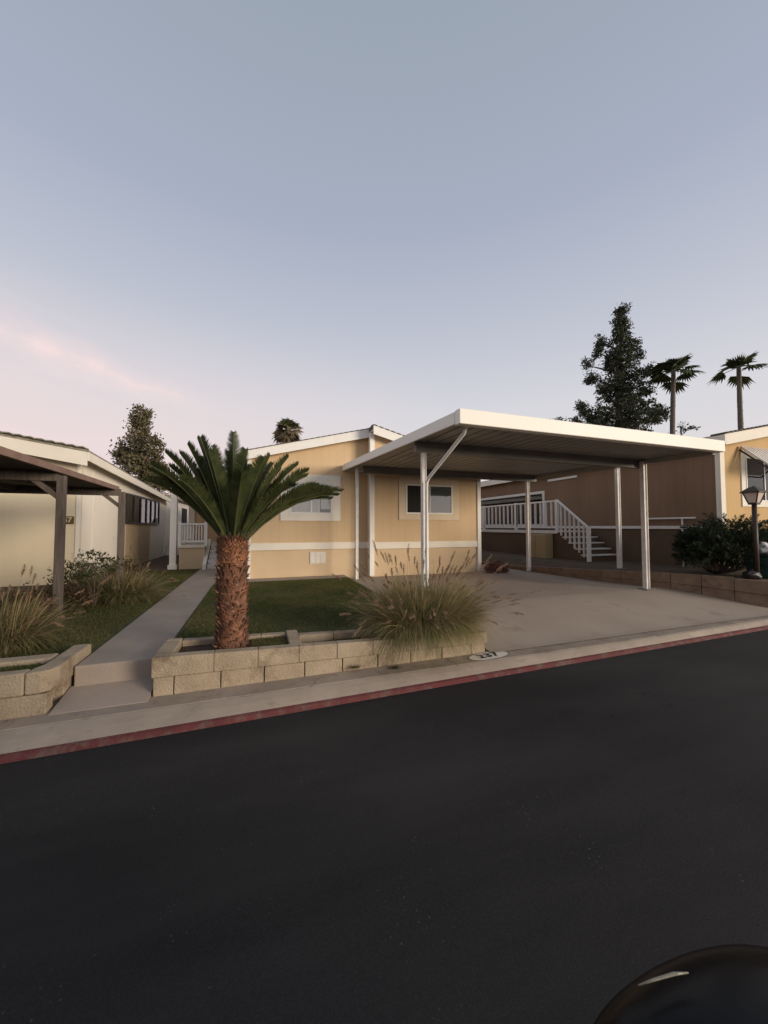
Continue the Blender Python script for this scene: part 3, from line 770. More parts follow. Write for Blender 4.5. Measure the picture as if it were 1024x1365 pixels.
setp(link('plastic_bag', blob((9.42, 4.32, 1.16), .15, 3, 3, .6, (1, 1, .8)), M['white'], origin=(9.3, 4.3, 1.06), smooth=True), 'white plastic bag lying on the dark green bin', 'bag')
rk = setp(link('garden_rock', blob((8.87, 4.25, .68), .13, 5, 3, .5, (1.2, .9, .8)), M['metal_k'], origin=(8.85, 4.2, .6), smooth=True), 'dark lump of stone at the foot of the lamp post', 'rock')

# ------------------------------------------------------------------ left neighbour
G = empty('neighbour_house', (-3.7, 9.9, .34), 'cream house with white side wall and dark windows on the left', 'house')
GX, GY = -3.7, 9.9
gz = lambda x: 3.2 + (GX - x) * .16
b = MB(); b.extr([(-9, .2), (GX, .2), (GX, gz(GX) - .02), (-9, gz(-9))], 1, GY, GY + .15); b.build('front_wall', 'cream', G)
b = MB(); ez = lambda y: 3.18 - (y - 10.05) * .055
b.add([(GX, 10.052, .2), (GX, 18, .2), (GX, 18, ez(18)), (GX, 10.052, ez(10)), (GX - .2, 10.052, .2), (GX - .2, 18, .2), (GX - .2, 18, ez(18)), (GX - .2, 10.052, ez(10))],
      [(0, 1, 2, 3), (7, 6, 5, 4), (0, 4, 5, 1), (1, 5, 6, 2), (2, 6, 7, 3), (3, 7, 4, 0)])
b.build('side_wall', 'offw', G)
b = MB(); b.box(GX - .05, GX + .02, GY - .02, GY + .05, .3, 3.12); b.box(GX + .001, GX + .012, 10.62, 10.66, .3, 3.1); b.build('corner_trim', 'band', G, .004)
MB().box(GX + .001, GX + .016, 13.0, 15.7, .34, 1.68).build('wall_panel', 'tan_skirt', G)
b = MB()
b.box(GX + .018, GX + .05, 12.95, 16.9, 1.68, 1.74); b.box(GX + .018, GX + .05, 12.95, 16.9, 2.56, 2.62)
for y in (12.95, 13.65, 14.35, 15.05, 15.65, 16.3, 16.85): b.box(GX + .018, GX + .05, y, y + .08, 1.74, 2.56)
w1 = b.build('window', 'metal_k', G)
MB().box(GX + .018, GX + .022, 13.03, 16.86, 1.74, 2.56).build('glass', 'glass', w1)
MB().box(GX + .003, GX + .006, 13.03, 16.86, 1.74, 2.56).build('dark_interior', 'dark', w1)
b = MB()
for y in (13.1, 13.8, 14.5, 15.15): MB().box(GX + .008, GX + .012, y + .2, y + .5, 1.76, 2.3).build('curtain', 'curtain', w1)
# roof: rake over the front wall, shallow eave along the side
b = MB()
def gr(x, y): return gz(x) + (-(y - 10.0) * .055 if y > 10 else 0)
b.add([(-9, GY - .25, gz(-9) + .02), (GX + .22, GY - .25, gz(GX + .22) + .02), (GX + .22, 18.2, gz(GX + .22) + .02 - .45), (-9, 18.2, gz(-9) + .02 - .45),
       (-9, GY - .25, gz(-9) + .12), (GX + .22, GY - .25, gz(GX + .22) + .12), (GX + .22, 18.2, gz(GX + .22) + .12 - .45), (-9, 18.2, gz(-9) + .12 - .45)],
      [(3, 2, 1, 0), (4, 5, 6, 7), (0, 1, 5, 4), (1, 2, 6, 5), (2, 3, 7, 6), (3, 0, 4, 7)])
rf = b.build('roof', 'shingle_l', G)
b = MB(); b.extr([(-9, gz(-9) - .16), (GX + .22, gz(GX + .22) - .24), (GX + .22, gz(GX + .22) + .06), (-9, gz(-9) + .06)], 1, GY - .29, GY - .252)
b.hexa([(GX + .222, GY - .29, gz(GX + .22) - .13), (GX + .26, GY - .29, gz(GX + .22) - .13), (GX + .26, 18.2, gz(GX + .22) - .55), (GX + .222, 18.2, gz(GX + .22) - .55)],
       [(GX + .222, GY - .29, gz(GX + .22) + .06), (GX + .26, GY - .29, gz(GX + .22) + .06), (GX + .26, 18.2, gz(GX + .22) - .39), (GX + .222, 18.2, gz(GX + .22) - .39)])
b.build('fascia', 'band', rf, .004)
b = MB()
for k in range(30):
    x = -8.9 + k * .18; b.box(x, x + .13, GY - .32, GY, gz(x) + .125, gz(x) + .15)
b.build('rake_shingles', 'shingle_l', rf)
b = MB(); b.box(-4.08, -3.78, GY - .03, GY - .002, 1.66, 1.83); pl = b.build('number_plate', 'brass', G, .004)
RX = Matrix.Rotation(R(90), 4, 'X')
text('257', .16, Matrix.Translation((-3.93, GY - .033, 1.745)) @ RX, 'digits', 'platelet', pl, .001)
# white rear annex with black stair rail
G2 = empty('rear_annex', (-3.8, 19, .3), 'white annex with black stair rail beyond the cream house', 'building')
b = MB(); b.box(-6, -3.72, 18.25, 26, .2, 2.9); b.build('wall', 'offw', G2)
b = MB(); b.box(-6.2, -3.5, 18.2, 26.2, 2.9, 3.0); b.build('roof', 'shingle_l', G2)
b = MB(); b.box(-3.73, -3.70, 19.2, 20.1, 1.7, 2.5); b.build('window', 'dark', G2); MB().box(-3.73, -3.70, 22, 23.5, 1.6, 2.6).build('window', 'dark', G2)
b = MB(); 
for k in range(5): b.box(-3.70, -2.9, 18.3 + k * .28, 18.3 + (k + 1) * .28, .3, .3 + .17 * (k + 1))
b.box(-3.70, -2.9, 19.7, 21, .3, 1.15); st = b.build('steps', 'offw', G2)
b = MB()
b.bar((-2.9, 18.3, 1.15), (-2.9, 19.7, 1.98), .04); b.bar((-2.9, 18.3, .75), (-2.9, 19.7, 1.55), .03); b.bar((-2.9, 19.7, 1.98), (-2.9, 21, 1.98), .04); b.bar((-2.9, 19.7, 1.5), (-2.9, 21, 1.5), .03)
for k in range(7): y = 18.3 + k * .45; b.bar((-2.9, y, .4 + min(k, 3) * .25), (-2.9, y, 1.15 + min(y - 18.3, 1.4) * .6), .035)
b.build('handrail', 'metal_k', G2)

Q = empty('wooden_carport', (-3.2, 6.5, .35), 'weathered carport with red-brown fascia beside the cream house', 'carport')
b = MB()
b.hexa([(-9, 3.6, 2.36), (-2.42, 3.6, 2.36), (-2.66, 8.75, 2.36), (-9, 8.75, 2.36)], [(-9, 3.6, 2.40), (-2.42, 3.6, 2.40), (-2.66, 8.75, 2.40), (-9, 8.75, 2.40)])
b.build('roof_deck', 'wood', Q)
b = MB(); b.hexa([(-2.43, 3.56, 2.33), (-2.38, 3.56, 2.33), (-2.62, 8.78, 2.33), (-2.67, 8.78, 2.33)], [(-2.43, 3.56, 2.415), (-2.38, 3.56, 2.415), (-2.62, 8.78, 2.415), (-2.67, 8.78, 2.415)])
b.box(-9, -2.45, 3.56, 3.6, 2.31, 2.43)
b.build('fascia', 'redfas', Q, .004)
for y in (6.2, 8.65):
    b = MB(); b.box(-9, -2.56, y - .05, y + .05, 2.22, 2.355); b.build('beam', 'wood', Q, .005)
b = MB()
for x in (-3.4, -4.2, -5.0, -5.8): b.box(x - .025, x + .025, 3.62, 8.7, 2.27, 2.357)
b.build('rafters', 'wood', Q)
for x, y, w_ in ((-2.52, 6.2, .09), (-2.53, 8.65, .10)):
    b = MB(); b.bar((x, y, .3), (x, y, 2.30), w_); p = b.build('post', 'wood', Q, .006, origin=(x, y, .3))
    b = MB(); b.bar((x - .03, y, 2.0), (x - .38, y, 2.30), .06, .06, up=(0, 1, 0)); b.build('brace', 'wood', p)

# ------------------------------------------------------------------ plants
def sago(x, y, z0, h):
    T = empty('sago_palm', (x, y, z0), 'sago palm with shaggy red-brown trunk and stiff dark fronds', 'palm')
    b = MB(); pts = []; rads = []
    for i in range(9):
        t = i / 8; pts.append((x + .01 * math.sin(t * 3), y, z0 + h * t))
        rads.append([.142, .136, .132, .130, .134, .136, .134, .124, .09][i])
    b.tube(pts, rads, 20)
    # overlapping leaf-base scales
    ga = 2.39996; n = 760
    for i in range(n):
        t = i / n; a = i * ga; zz_ = z0 + .01 + (h + .02) * t
        rr = np.interp(t, np.linspace(0, 1, 9), rads) - .008
        ca, sa = math.cos(a), math.sin(a); w_ = .021 + random.uniform(-.005, .005); l_ = .045 + random.uniform(-.025, .04); o_ = .022 + random.uniform(-.016, .03)
        c = Vector((x + ca * rr, y + sa * rr, zz_)); tng = Vector((-sa, ca, 0)); out = Vector((ca, sa, 0))
        p = [c - tng * w_, c + tng * w_, c + tng * w_ * .5 + out * o_ + Vector((0, 0, l_)), c - tng * w_ * .5 + out * o_ + Vector((0, 0, l_)),
             c + out * .002 + Vector((0, 0, l_ * .8))]
        b.add(p, [(0, 1, 2, 3), (1, 4, 2), (4, 0, 3), (3, 2, 4)])
    b.build('trunk', 'sagotrunk', T)
    # younger, orange leaf bases form a smoother collar below the crown
    b = MB(); b.tube([(x, y, z0 + h - .20), (x, y, z0 + h - .12), (x, y, z0 + h - .01), (x, y, z0 + h + .03)], [.138, .143, .132, .09], 24)
    for i in range(260):
        a = i * 2.39996; t = i / 260; zz_ = z0 + h - .2 + .2 * t; rr = .143 - .012 * t
        ca, sa = math.cos(a), math.sin(a); c = Vector((x + ca * rr, y + sa * rr, zz_)); tng = Vector((-sa, ca, 0)) * .012; out = Vector((ca, sa, 0))
        b.add([c - tng, c + tng, c + tng * .4 + out * random.uniform(.006, .02) + Vector((0, 0, .04)), c - tng * .4 + out * .012 + Vector((0, 0, .04))], [(0, 1, 2, 3)])
    b.build('trunk_collar', 'sagocollar', T)
    # frayed fibre at the crown base
    zt = z0 + h
    k = 900; a = rng.uniform(0, 2 * np.pi, k)
    B = np.stack([x + np.cos(a) * .12, y + np.sin(a) * .12, zt + rng.uniform(-.15, .04, k)], 1)
    V, F = blades(B, unit(np.stack([np.cos(a) * .6, np.sin(a) * .6, rng.uniform(.3, 1.2, k)], 1)), rng.uniform(.04, .1, k), np.full(k, .012), np.full(k, .2), 2)
    npmesh('crown_fibre', V, F, 'sagotrunk', T)
    # fronds: (end dx, dy, dz) from the crown, picture-plane spread plus depth
    ends = [(-.80, .10, .88), (-.86, -.35, .78), (-.66, .30, .98), (-.52, -.15, 1.02), (-.47, .45, .98), (-.30, .30, 1.12), (-.28, -.50, 1.0), (-.02, .05, 1.20), (.12, -.35, .98),
            (.05, .55, 1.0), (.19, .20, .93), (.36, .0, .97), (.30, -.50, .90), (.52, .35, .92), (.66, .10, .90), (.74, -.30, .80), (.94, .15, .72), (.99, -.1, .62), (1.10, .3, .56), (.90, -.5, .58),
            (-.62, .75, .75), (.45, .85, .75), (-.15, .95, .8), (-.55, -.75, .66), (.1, -.9, .7), (.6, -.8, .62), (1.16, -.05, .60), (-.95, .15, .72), (.24, .65, .9), (-.38, -.1, 1.1), (-1.0, .1, .80), (-.90, .4, .70), (-.74, -.2, .92), (1.22, .2, .66), (.82, .35, .84), (.56, -.1, .98), (-.1, .35, 1.08), (-.44, .1, 1.12), (-.98, -.1, .66), (1.05, .4, .70), (.42, .5, .96), (-.6, .5, .9)]
    for e in ends:
        e = Vector((e[0] * (.80 if e[0] < 0 else .97), e[1] * .62, e[2] * .95)) * random.uniform(.94, 1.03); L_ = e.length
        c0 = Vector((x + e.x * .07, y + e.y * .07, zt - .03))
        tip = Vector((x, y, zt)) + e
        hz = Vector((e.x, e.y, 0)); 
        mid = c0.lerp(tip, .5) + Vector((0, 0, (.24 * hz.length))) 
        N_ = 15
        pts = []
        for i in range(N_ + 1):
            t = i / N_; pts.append(c0 * (1 - t) ** 2 + mid * 2 * t * (1 - t) + tip * t * t - Vector((0, 0, .04 * hz.length * t ** 4)))
        V_, F_ = [], []
        b = MB()
        per = 7
        m_ = N_ * per
        for i in range(int(m_ * .13), m_):
            t = i / m_; j = min(int(t * N_), N_ - 1); p = pts[j].lerp(pts[j + 1], t * N_ - j)
            d = (pts[j + 1] - pts[j]).normalized(); sd = d.cross(Vector((0, 0, 1)))
            if sd.length < .2: sd = d.cross(Vector((0, 1, 0)))
            sd.normalize(); nm = sd.cross(d).normalized()
            ll = .145 * random.uniform(.86, 1.08) * (math.sin(min(1, t * 1.25 + .12) * math.pi * .5) if t < .7 else math.sqrt(max(.06, 1 - ((t - .62) / .40) ** 2)))
            for s_ in (-1, 1):
                dr = (sd * s_ * 1.0 + d * .95 + nm * .85 + Vector((random.uniform(-.07, .07), random.uniform(-.07, .07), random.uniform(-.07, .07)))).normalized()
                w_ = d * .0064; q = p + dr * ll
                k = len(b.v); b.add([p - w_, p + w_, p + dr * ll * .6 + w_ * .8, q, p + dr * ll * .6 - w_ * .8], [(0, 1, 2, 3, 4)])
        f = b.build('frond', 'frond', T)
        MB().tube([tuple(p) for p in pts[::3]], [.010 - .0015 * i for i in range(len(pts[::3]))], 5).build('rib', 'frond_tip', f)
    return T
sago(-.215, 4.08, .33, 1.11)

def fountain(name_label, x, y, z, n, hgt, spread, plumes, lean=(0, 0), dry=.3, cen=.14, group=None, gm='fgrass'):
    T = empty('fountain_grass', (x, y, z), name_label, 'ornamental grass', group)
    def bl(n, L0, L1, w, dr, mname, part, up0=.70):
        a = rng.uniform(0, 2 * np.pi, n); r = np.sqrt(rng.uniform(0, 1, n)) * cen
        B = np.stack([x + np.cos(a) * r * 1.4, y + np.sin(a) * r * .8, np.full(n, z)], 1)
        a2 = a + rng.normal(size=n) * .5
        el = rng.uniform(up0, 1.5, n)
        D_ = np.stack([np.cos(a2) * np.cos(el) * spread + lean[0] * .5, np.sin(a2) * np.cos(el) * spread * .75 + lean[1] * .5, np.sin(el)], 1)
        D_ = unit(D_)
        L_ = rng.uniform(L0, L1, n) * hgt
        return B, D_, L_
    B, D_, L_ = bl(n, .6, 1.1, .006, .4, '', '')
    V, F = blades(B, D_, L_, rng.uniform(.006, .013, len(B)), rng.uniform(.25, .95, len(B)), 6)
    npmesh('blades', V, F, gm, T)
    nd_ = int(n * dry)
    B, D_, L_ = bl(nd_, .6, 1.2, .006, .4, '', '')
    V, F = blades(B, D_, L_, rng.uniform(.004, .009, len(B)), rng.uniform(.25, .75, len(B)), 6)
    npmesh('dry_blades', V, F, 'fgrass_dry', T)
    # plumes: thin stem + bristly spike
    B, D_, L_ = bl(plumes, .95, 1.4, .0, .0, '', '', .62)
    stems = []; spikes = []
    for p0, d, l in zip(B, D_, L_):
        dr = random.uniform(.15, .7) if random.random() < .7 else random.uniform(.05, .3)
        pt = lambda t: p0 + d * l * t + np.array([0, 0, -1.]) * dr * l * t * t
        stems.append((p0, d, l, dr))
        t0, t1 = .84, 1.0
        ax = unit(pt(1.0) - pt(.84))
        k = 90
        tt = rng.uniform(0, 1, k)
        Pm = np.stack([pt(t0 + (t1 - t0) * t) for t in tt])
        rad = unit(np.cross(ax, rng.normal(size=(k, 3))))
        Dm = unit(rad + ax * 1.1)
        Ls = .029 * (np.sin(tt * np.pi * .85 + .3) + .15)
        V, F = blades(Pm, Dm, Ls, np.full(k, .0055), np.zeros(k), 1); spikes.append((V, F))
    st = [np.array([s_[0] for s_ in stems]), np.array([s_[1] for s_ in stems]), np.array([s_[2] for s_ in stems]), np.array([s_[3] for s_ in stems])]
    V, F = blades(st[0], st[1], st[2], np.full(plumes, .005), st[3], 8); npmesh('stems', V, F, 'fgrass_dry', T)
    V, F = cat(spikes); npmesh('seed_heads', V, F, 'plume', T)
    return T
fountain('large arching fountain grass with tan plumes spilling over the planter wall', 1.90, 4.00, .29, 9500, 1.03, .88, 150, (.06, -.22), .5, .25)
fountain('tall fountain grass with upright plumes at the left edge of the lawn', -2.48, 4.75, .35, 2600, .84, .85, 60, (0, 0), .45, .22, None, 'fgrass2')
fountain('rounded fountain grass clump leaning over the side lawn by the walkway', -2.1, 7.25, .35, 3400, .80, 1.1, 40, (.05, 0), .35, .2, None, 'fgrass2')

def shrub(name, label, c, rad, n, size, m, cat_='shrub', up=.3, clumps=40, stems=True, group=None, flat=0):
    T = empty(name, (c[0], c[1], c[2]), label, cat_, group)
    cc = unit(rng.normal(size=(clumps, 3))) * rng.uniform(.35, 1, (clumps, 1)) ** .5
    cc[:, 2] = np.abs(cc[:, 2])
    cc = cc * np.array(rad) + np.array(c)
    per = n // clumps
    P = np.concatenate([k + rng.normal(size=(per, 3)) * np.array(rad) * .16 for k in cc])
    D_ = None
    if flat: D_ = unit((P - np.array(c)) * np.array([1, 1, .35]) + rng.normal(size=P.shape) * .25)
    V, F = leaves(P, size, .4, up, D_); npmesh('foliage', V, F, m, T)
    if stems:
        b = MB()
        for k in cc[::3]: b.tube([(c[0] + random.uniform(-.05, .05), c[1] + random.uniform(-.05, .05), c[2] - .02), ((c[0] + k[0]) / 2, (c[1] + k[1]) / 2, (c[2] + k[2]) / 2 + .05), tuple(k)], [.016, .01, .004], 5)
        b.build('stems', 'bark', T)
    return T
gh = 'low shrubs along the wooden carport'
for i, (x, y, rx, rzz, m, lb) in enumerate([(-2.75, 6.0, .30, .42, 'shrub_red', 'reddish low shrub at the foot of the nearer carport post'), (-2.62, 6.75, .32, .46, 'shrub_red', 'reddish leafy shrub between the two carport posts'),
        (-2.9, 7.9, .45, .62, 'shrub_g', 'dull green shrub near the farther carport post'), (-3.2, 5.1, .35, .42, 'shrub_g', 'green brown shrub behind the tall left fountain grass'), (-2.6, 9.2, .4, .50, 'shrub_red', 'reddish shrub just past the farther carport post'),
        (-3.0, 10.6, .4, .45, 'shrub_g', 'small green shrub below the white side wall')]):
    shrub('shrub', lb, (x, y, .34), (rx, rx, rzz), 2600, .045, m, 'shrub', .5, 46, True, gh)
# spindly plant with flat leaf tiers
T = empty('spindly_plant', (-2.35, 6.9, .34), 'thin young plant with flat dark leaf tiers before the white wall', 'plant')
b = MB(); tips = [(-2.35, 6.9, 1.18), (-2.12, 6.85, .98), (-2.55, 6.95, 1.0), (-2.2, 6.95, 1.08), (-2.45, 6.8, .86)]
for t in tips: b.tube([(-2.35, 6.9, .34), ((-2.35 + t[0]) / 2, 6.9, (.34 + t[2]) / 2 + .06), t], [.012, .008, .003], 5)
b.build('stems', 'bark', T)
P = np.concatenate([np.array(t) + rng.normal(size=(70, 3)) * np.array([.09, .07, .018]) for t in tips]); V, F = leaves(P, .055, .5); npmesh('foliage', V, F, 'shrub_g', T)
shrub('pink_leaf_shrub', 'dusty pink shrub by the right corner of the tan home', (6.32, 8.55, .34), (.36, .22, .26), 1500, .06, 'pinkleaf', 'shrub', .3, 24)
# junipers
T = empty('juniper_bush', (9.3, 5.0, .6), 'wide dark green juniper bush beside the lamp post', 'bush')
parts = []; b = MB()
for i in range(780):
    a = random.uniform(0, 2 * math.pi); rr = math.sqrt(random.random())
    cx_, cy_ = 9.56 + math.cos(a) * rr * 1.40, 4.85 + math.sin(a) * rr * .42
    top = 1.16 + .52 * math.sqrt(max(0, 1 - rr ** 2)) + random.uniform(-.06, .08)
    z_ = random.uniform(.80, top)
    c = np.array([cx_, cy_, z_])
    dr = unit(np.array([math.cos(a) * (.3 + rr), math.sin(a) * (.3 + rr) * .6, .25 + random.uniform(-.2, .35)]))
    k = 100; t = rng.uniform(0, 1, k)
    P = c + dr * (t[:, None] * .30) + rng.normal(size=(k, 3)) * (.035 * (1.1 - t))[:, None]
    D_ = unit(dr + rng.normal(size=(k, 3)) * .5)
    parts.append(leaves(P, .045, .25, 0, D_))
    if i % 12 == 0: b.tube([(9.3, 5.0, .58), ((9.3 + cx_) / 2, (5 + cy_) / 2, .7), (cx_, cy_, z_)], [.03, .018, .006], 5)
V, F = cat(parts); npmesh('foliage', V, F, 'juniper', T); b.build('branches', 'bark', T)

# small dry sprig and weeds at the wall foot
T = empty('dry_weed', (1.42, 3.7, .1), 'small reddish dry weed at the foot of the planter wall', 'weed')
k = 70; a = rng.uniform(0, 2 * np.pi, k); B = np.stack([1.42 + rng.normal(size=k) * .03, 3.68 + rng.normal(size=k) * .012, np.full(k, .1)], 1)
V, F = blades(B, unit(np.stack([np.cos(a), np.sin(a) * .4 - .1, rng.uniform(.1, .9, k)], 1)), rng.uniform(.03, .09, k), np.full(k, .007), np.full(k, .4), 3); npmesh('leaves', V, F, 'shrub_red', T)
T = empty('green_weed', (.95, 3.73, .1), 'small green weed in the joint of the planter wall', 'weed')
B = B - np.array([.42, -.05, -.04]); V, F = blades(B, unit(np.stack([np.cos(a), np.sin(a) * .4 - .3, rng.uniform(.1, .9, k)], 1)), rng.uniform(.02, .07, k), np.full(k, .006), np.full(k, .4), 3); npmesh('leaves', V, F, 'shrub_g', T)

# trees
def tree(name, label, base, blobs, m, lsize, dens, trunk_r=.25, cat_='tree', group=None, clump=.42):
    T = empty(name, base, label, cat_, group)
    parts = []; b = MB()
    top = max(bl[2] for bl in blobs)
    bx, by = base[0], base[1]
    b.tube([(bx, by, base[2] - .2), (bx, by, base[2] + (top - base[2]) * .4), (blobs[0][0], blobs[0][1], top)], [trunk_r, trunk_r * .7, trunk_r * .15], 8)
    for (x, y, z, rx, ry, rz_) in blobs:
        nc = int(dens * (rx * rz_) / clump ** 2)
        u = unit(rng.normal(size=(nc, 3))) * (rng.uniform(0, 1, (nc, 1)) ** .4)
        cc = u * np.array([rx, ry, rz_]) + np.array([x, y, z])
        for c in cc:
            cr = clump * random.uniform(.5, 1.2); k = random.randint(26, 44)
            P = c + rng.normal(size=(k, 3)) * cr * np.array([.5, .5, .36])
            parts.append(leaves(P, lsize, .5, .1))
        hz = min(z - rz_ * .4, z)
        b.tube([(bx, by, max(base[2] + .5, hz - rx * 1.2)), (x, y, z)], [trunk_r * .35, .03], 5)
        for c in cc[::4]: b.tube([(x, y, (z + c[2]) / 2 - .1), tuple(c)], [.04, .012], 4, False)
    V, F = cat(parts); npmesh('crown', V, F, m, T); b.build('trunk', 'bark', T)
    return T
def wpt(px, py, d):
    """photo bearing -> world point at depth d (used only as a layout aid while writing down the blobs below)"""
    f = 487.; yaw = R(19.4); pi_ = math.atan(19.5 / f)
    cx_, cy_ = (px - 512) / f, (682.5 - py) / f
    fw = math.cos(pi_) - cy_ * math.sin(pi_); u = math.sin(pi_) + cy_ * math.cos(pi_)
    return (d * (cx_ * math.cos(yaw) + fw * math.sin(yaw)) / fw, d * (-cx_ * math.sin(yaw) + fw * math.cos(yaw)) / fw, 1.6 + u / fw * d)
def blob_at(px, py, rw, rh, d, s=None):
    x, y, z = wpt(px, py, d); k = d / 487
    return (x, y, z, rw * k, rw * k, rh * k)
d = 26
tree('olive_tree', 'olive brown tree with one tall column of foliage left of the porch', (*wpt(187, 700, d)[:2], .3),
     [blob_at(187, 578, 13, 30, d), blob_at(187, 555, 12, 15, d), blob_at(165, 605, 14, 18, d + .6), blob_at(188, 622, 24, 26, d), blob_at(207, 596, 10, 16, d - .5), blob_at(208, 628, 15, 24, d), blob_at(190, 650, 28, 14, d)],
     'tree_l', .19, 7.5, .2, clump=.34)
d = 30
tree('background_tree', 'dull green low tree behind the porch column', (*wpt(226, 700, d)[:2], .3), [blob_at(222, 668, 15, 12, d), blob_at(240, 676, 14, 12, d)], 'tree_l', .18, 2.4, .15)
tree('background_tree', 'small dark tree showing between the sago fronds', (*wpt(290, 700, d)[:2], .3), [blob_at(285, 632, 14, 14, d), blob_at(296, 655, 20, 22, d), blob_at(272, 662, 14, 18, d)], 'tree_r', .2, 2.2, .15)
d = 34
tree('conifer_tree', 'tall dark evergreen rising over the carport roof', (*wpt(828, 690, d)[:2], .3),
     [blob_at(*q, d) for q in ((828, 414, 7, 10), (828, 436, 13, 20), (829, 470, 19, 28), (833, 512, 25, 34), (838, 556, 36, 30), (801, 455, 6, 11), (797, 470, 7, 9), (783, 487, 6, 7), (790, 504, 8, 11),
       (804, 522, 12, 15), (776, 545, 8, 13), (795, 556, 16, 17), (866, 495, 9, 9), (862, 520, 10, 10), (877, 552, 12, 15), (853, 472, 6, 9), (812, 488, 8, 12), (768, 562, 8, 7))],
     'tree_r', .20, 6.2, .4, clump=.36)
tree('background_tree', 'small round treetop left of the tall evergreen', (*wpt(748, 690, d)[:2], .3), [blob_at(748, 558, 8, 9, d), blob_at(762, 566, 10, 8, d)], 'tree_r', .2, 2.4, .15)
tree('background_tree', 'low treetop between the two tall fan palms', (*wpt(915, 690, d)[:2], .3), [blob_at(907, 572, 10, 7, d), blob_at(921, 568, 6, 7, d)], 'tree_r', .2, 2.4, .15)

def fanpalm(label, base, top, r, nf, lean=0, dry=0, group='fan palms on the skyline', trunk_r=.2):
    T = empty('fan_palm', base, label, 'palm', group)
    b = MB(); pts = []; rads = []
    for i in range(17):
        t = i / 16; p = Vector(base).lerp(Vector(top), t) + Vector((lean * math.sin(t * math.pi) * .4, 0, 0)); pts.append(tuple(p)); rads.append(trunk_r * (1.15 - .35 * t) * (1 + (.06 if i % 2 else 0)))
    b.tube(pts, rads, 10)
    for i in range(90):
        t = random.uniform(.1, 1); a = random.uniform(0, 6.28); p = Vector(pts[min(15, int(t * 16))]).lerp(Vector(pts[min(16, int(t * 16) + 1)]), t * 16 % 1); rr = trunk_r * (1.15 - .35 * t)
        o_ = Vector((math.cos(a), math.sin(a), 0)); tg = Vector((-math.sin(a), math.cos(a), 0)) * .07
        c = p + o_ * rr * .9; b.add([c - tg, c + tg, c + o_ * .07 + Vector((0, 0, .16))], [(0, 1, 2)])
    b.build('trunk', 'palmbark', T)
    for i in range(nf):
        a = i * 2.39996 + random.uniform(-.25, .25); f_ = (i + .5) / nf
        el = R(80 - 118 * f_ ** .9) if not dry else R(85 - 150 * f_)
        el += random.uniform(-.12, .12)
        dr = Vector((math.cos(a) * math.cos(el), math.sin(a) * math.cos(el), math.sin(el)))
        c = Vector(top) + dr * r * (.06 + .46 * f_) * random.uniform(.85, 1.15)
        sd = dr.cross(Vector((0, 0, 1))).normalized(); nm = sd.cross(dr).normalized()
        b = MB(); b.bar(top, c, .04)
        n = 15; L_ = r * random.uniform(.50, .66); roll = random.uniform(-.5, .5)
        sd = (sd * math.cos(roll) + nm * math.sin(roll)).normalized()
        for k in range(n):
            th = R(-80 + 160 * k / (n - 1)); dd = (dr * math.cos(th) + sd * math.sin(th))
            q = c + dd * L_ * random.uniform(.8, 1.05) + Vector((0, 0, -L_ * (.12 + .25 * random.random())))
            mdl = c + dd * L_ * .55 + Vector((0, 0, -L_ * .04))
            wv = (dr * -math.sin(th) + sd * math.cos(th)) * L_ * .085
            b.add([c, mdl + wv, q, mdl - wv], [(0, 1, 2, 3)])
        b.build('frond', 'fan_dry' if (dry and i > nf * .45) else 'fan', T)
    for i in range(9):   # young upright fans filling the heart of the crown
        a = i * 2.39996 + .4; el = R(random.uniform(35, 86)); dr = Vector((math.cos(a) * math.cos(el), math.sin(a) * math.cos(el), math.sin(el)))
        c = Vector(top) - Vector((0, 0, .1)); sd = dr.cross(Vector((0, 0, 1))).normalized(); L_ = r * random.uniform(.42, .62)
        b = MB()
        for k in range(9):
            th = R(-50 + 100 * k / 8); dd = dr * math.cos(th) + sd * math.sin(th); wv = (dr * -math.sin(th) + sd * math.cos(th)) * L_ * .08
            b.add([c, c + dd * L_ * .55 + wv, c + dd * L_ * random.uniform(.85, 1.05), c + dd * L_ * .55 - wv], [(0, 1, 2, 3)])
        b.build('frond', 'fan', T)
d = 32
t1 = wpt(898, 492, d); fanpalm('fan palm with broad crown just right of the tall evergreen', (*wpt(893, 690, d)[:2], .3), t1, 2.3, 17, 0)
t2 = wpt(985, 489, d); fanpalm('fan palm with sparse crown standing farthest right on the skyline', (*wpt(996, 690, d)[:2], .3), t2, 2.25, 9, -.5)
t3 = wpt(384, 571, 30); fanpalm('fan palm peeking over the tan home roof', (*wpt(386, 700, 30)[:2], .3), t3, 1.5, 26, 0, 1)

# ------------------------------------------------------------------ the car the photo is taken beside: its door mirror shows
K2 = empty('parked_car', (-.8, -1.1, 0), 'black car whose glossy door mirror shows at the lower right', 'car')
b = MB()
side = [(-3.6, .35), (-3.7, .8), (-3.5, 1.12), (1.3, 1.16), (1.9, 1.10), (2.35, .85), (2.35, .35)]
b.extr(side, 1, -2.1, -.30)
b.extr([(-3.3, 1.12), (-2.7, 1.70), (-1.0, 1.78), (-.3, 1.72), (.75, 1.16)], 1, -1.95, -.42)
b.build('body', 'carpaint', K2, .06, seg=3)
b = MB(); b.extr([(-3.0, 1.2), (-2.6, 1.62), (-1.0, 1.69), (-.35, 1.63), (.45, 1.2)], 1, -.418, -.41); b.build('window', 'glass', K2)
for x in (-2.7, 1.35):
    wl = MB().tube([(x, -.52, .34), (x, -.29, .34)], .34, 28).build('wheel', 'rubber', K2, .02)
    MB().tube([(x, -.288, .34), (x, -.282, .34)], .21, 20).build('rim', 'steel', wl)
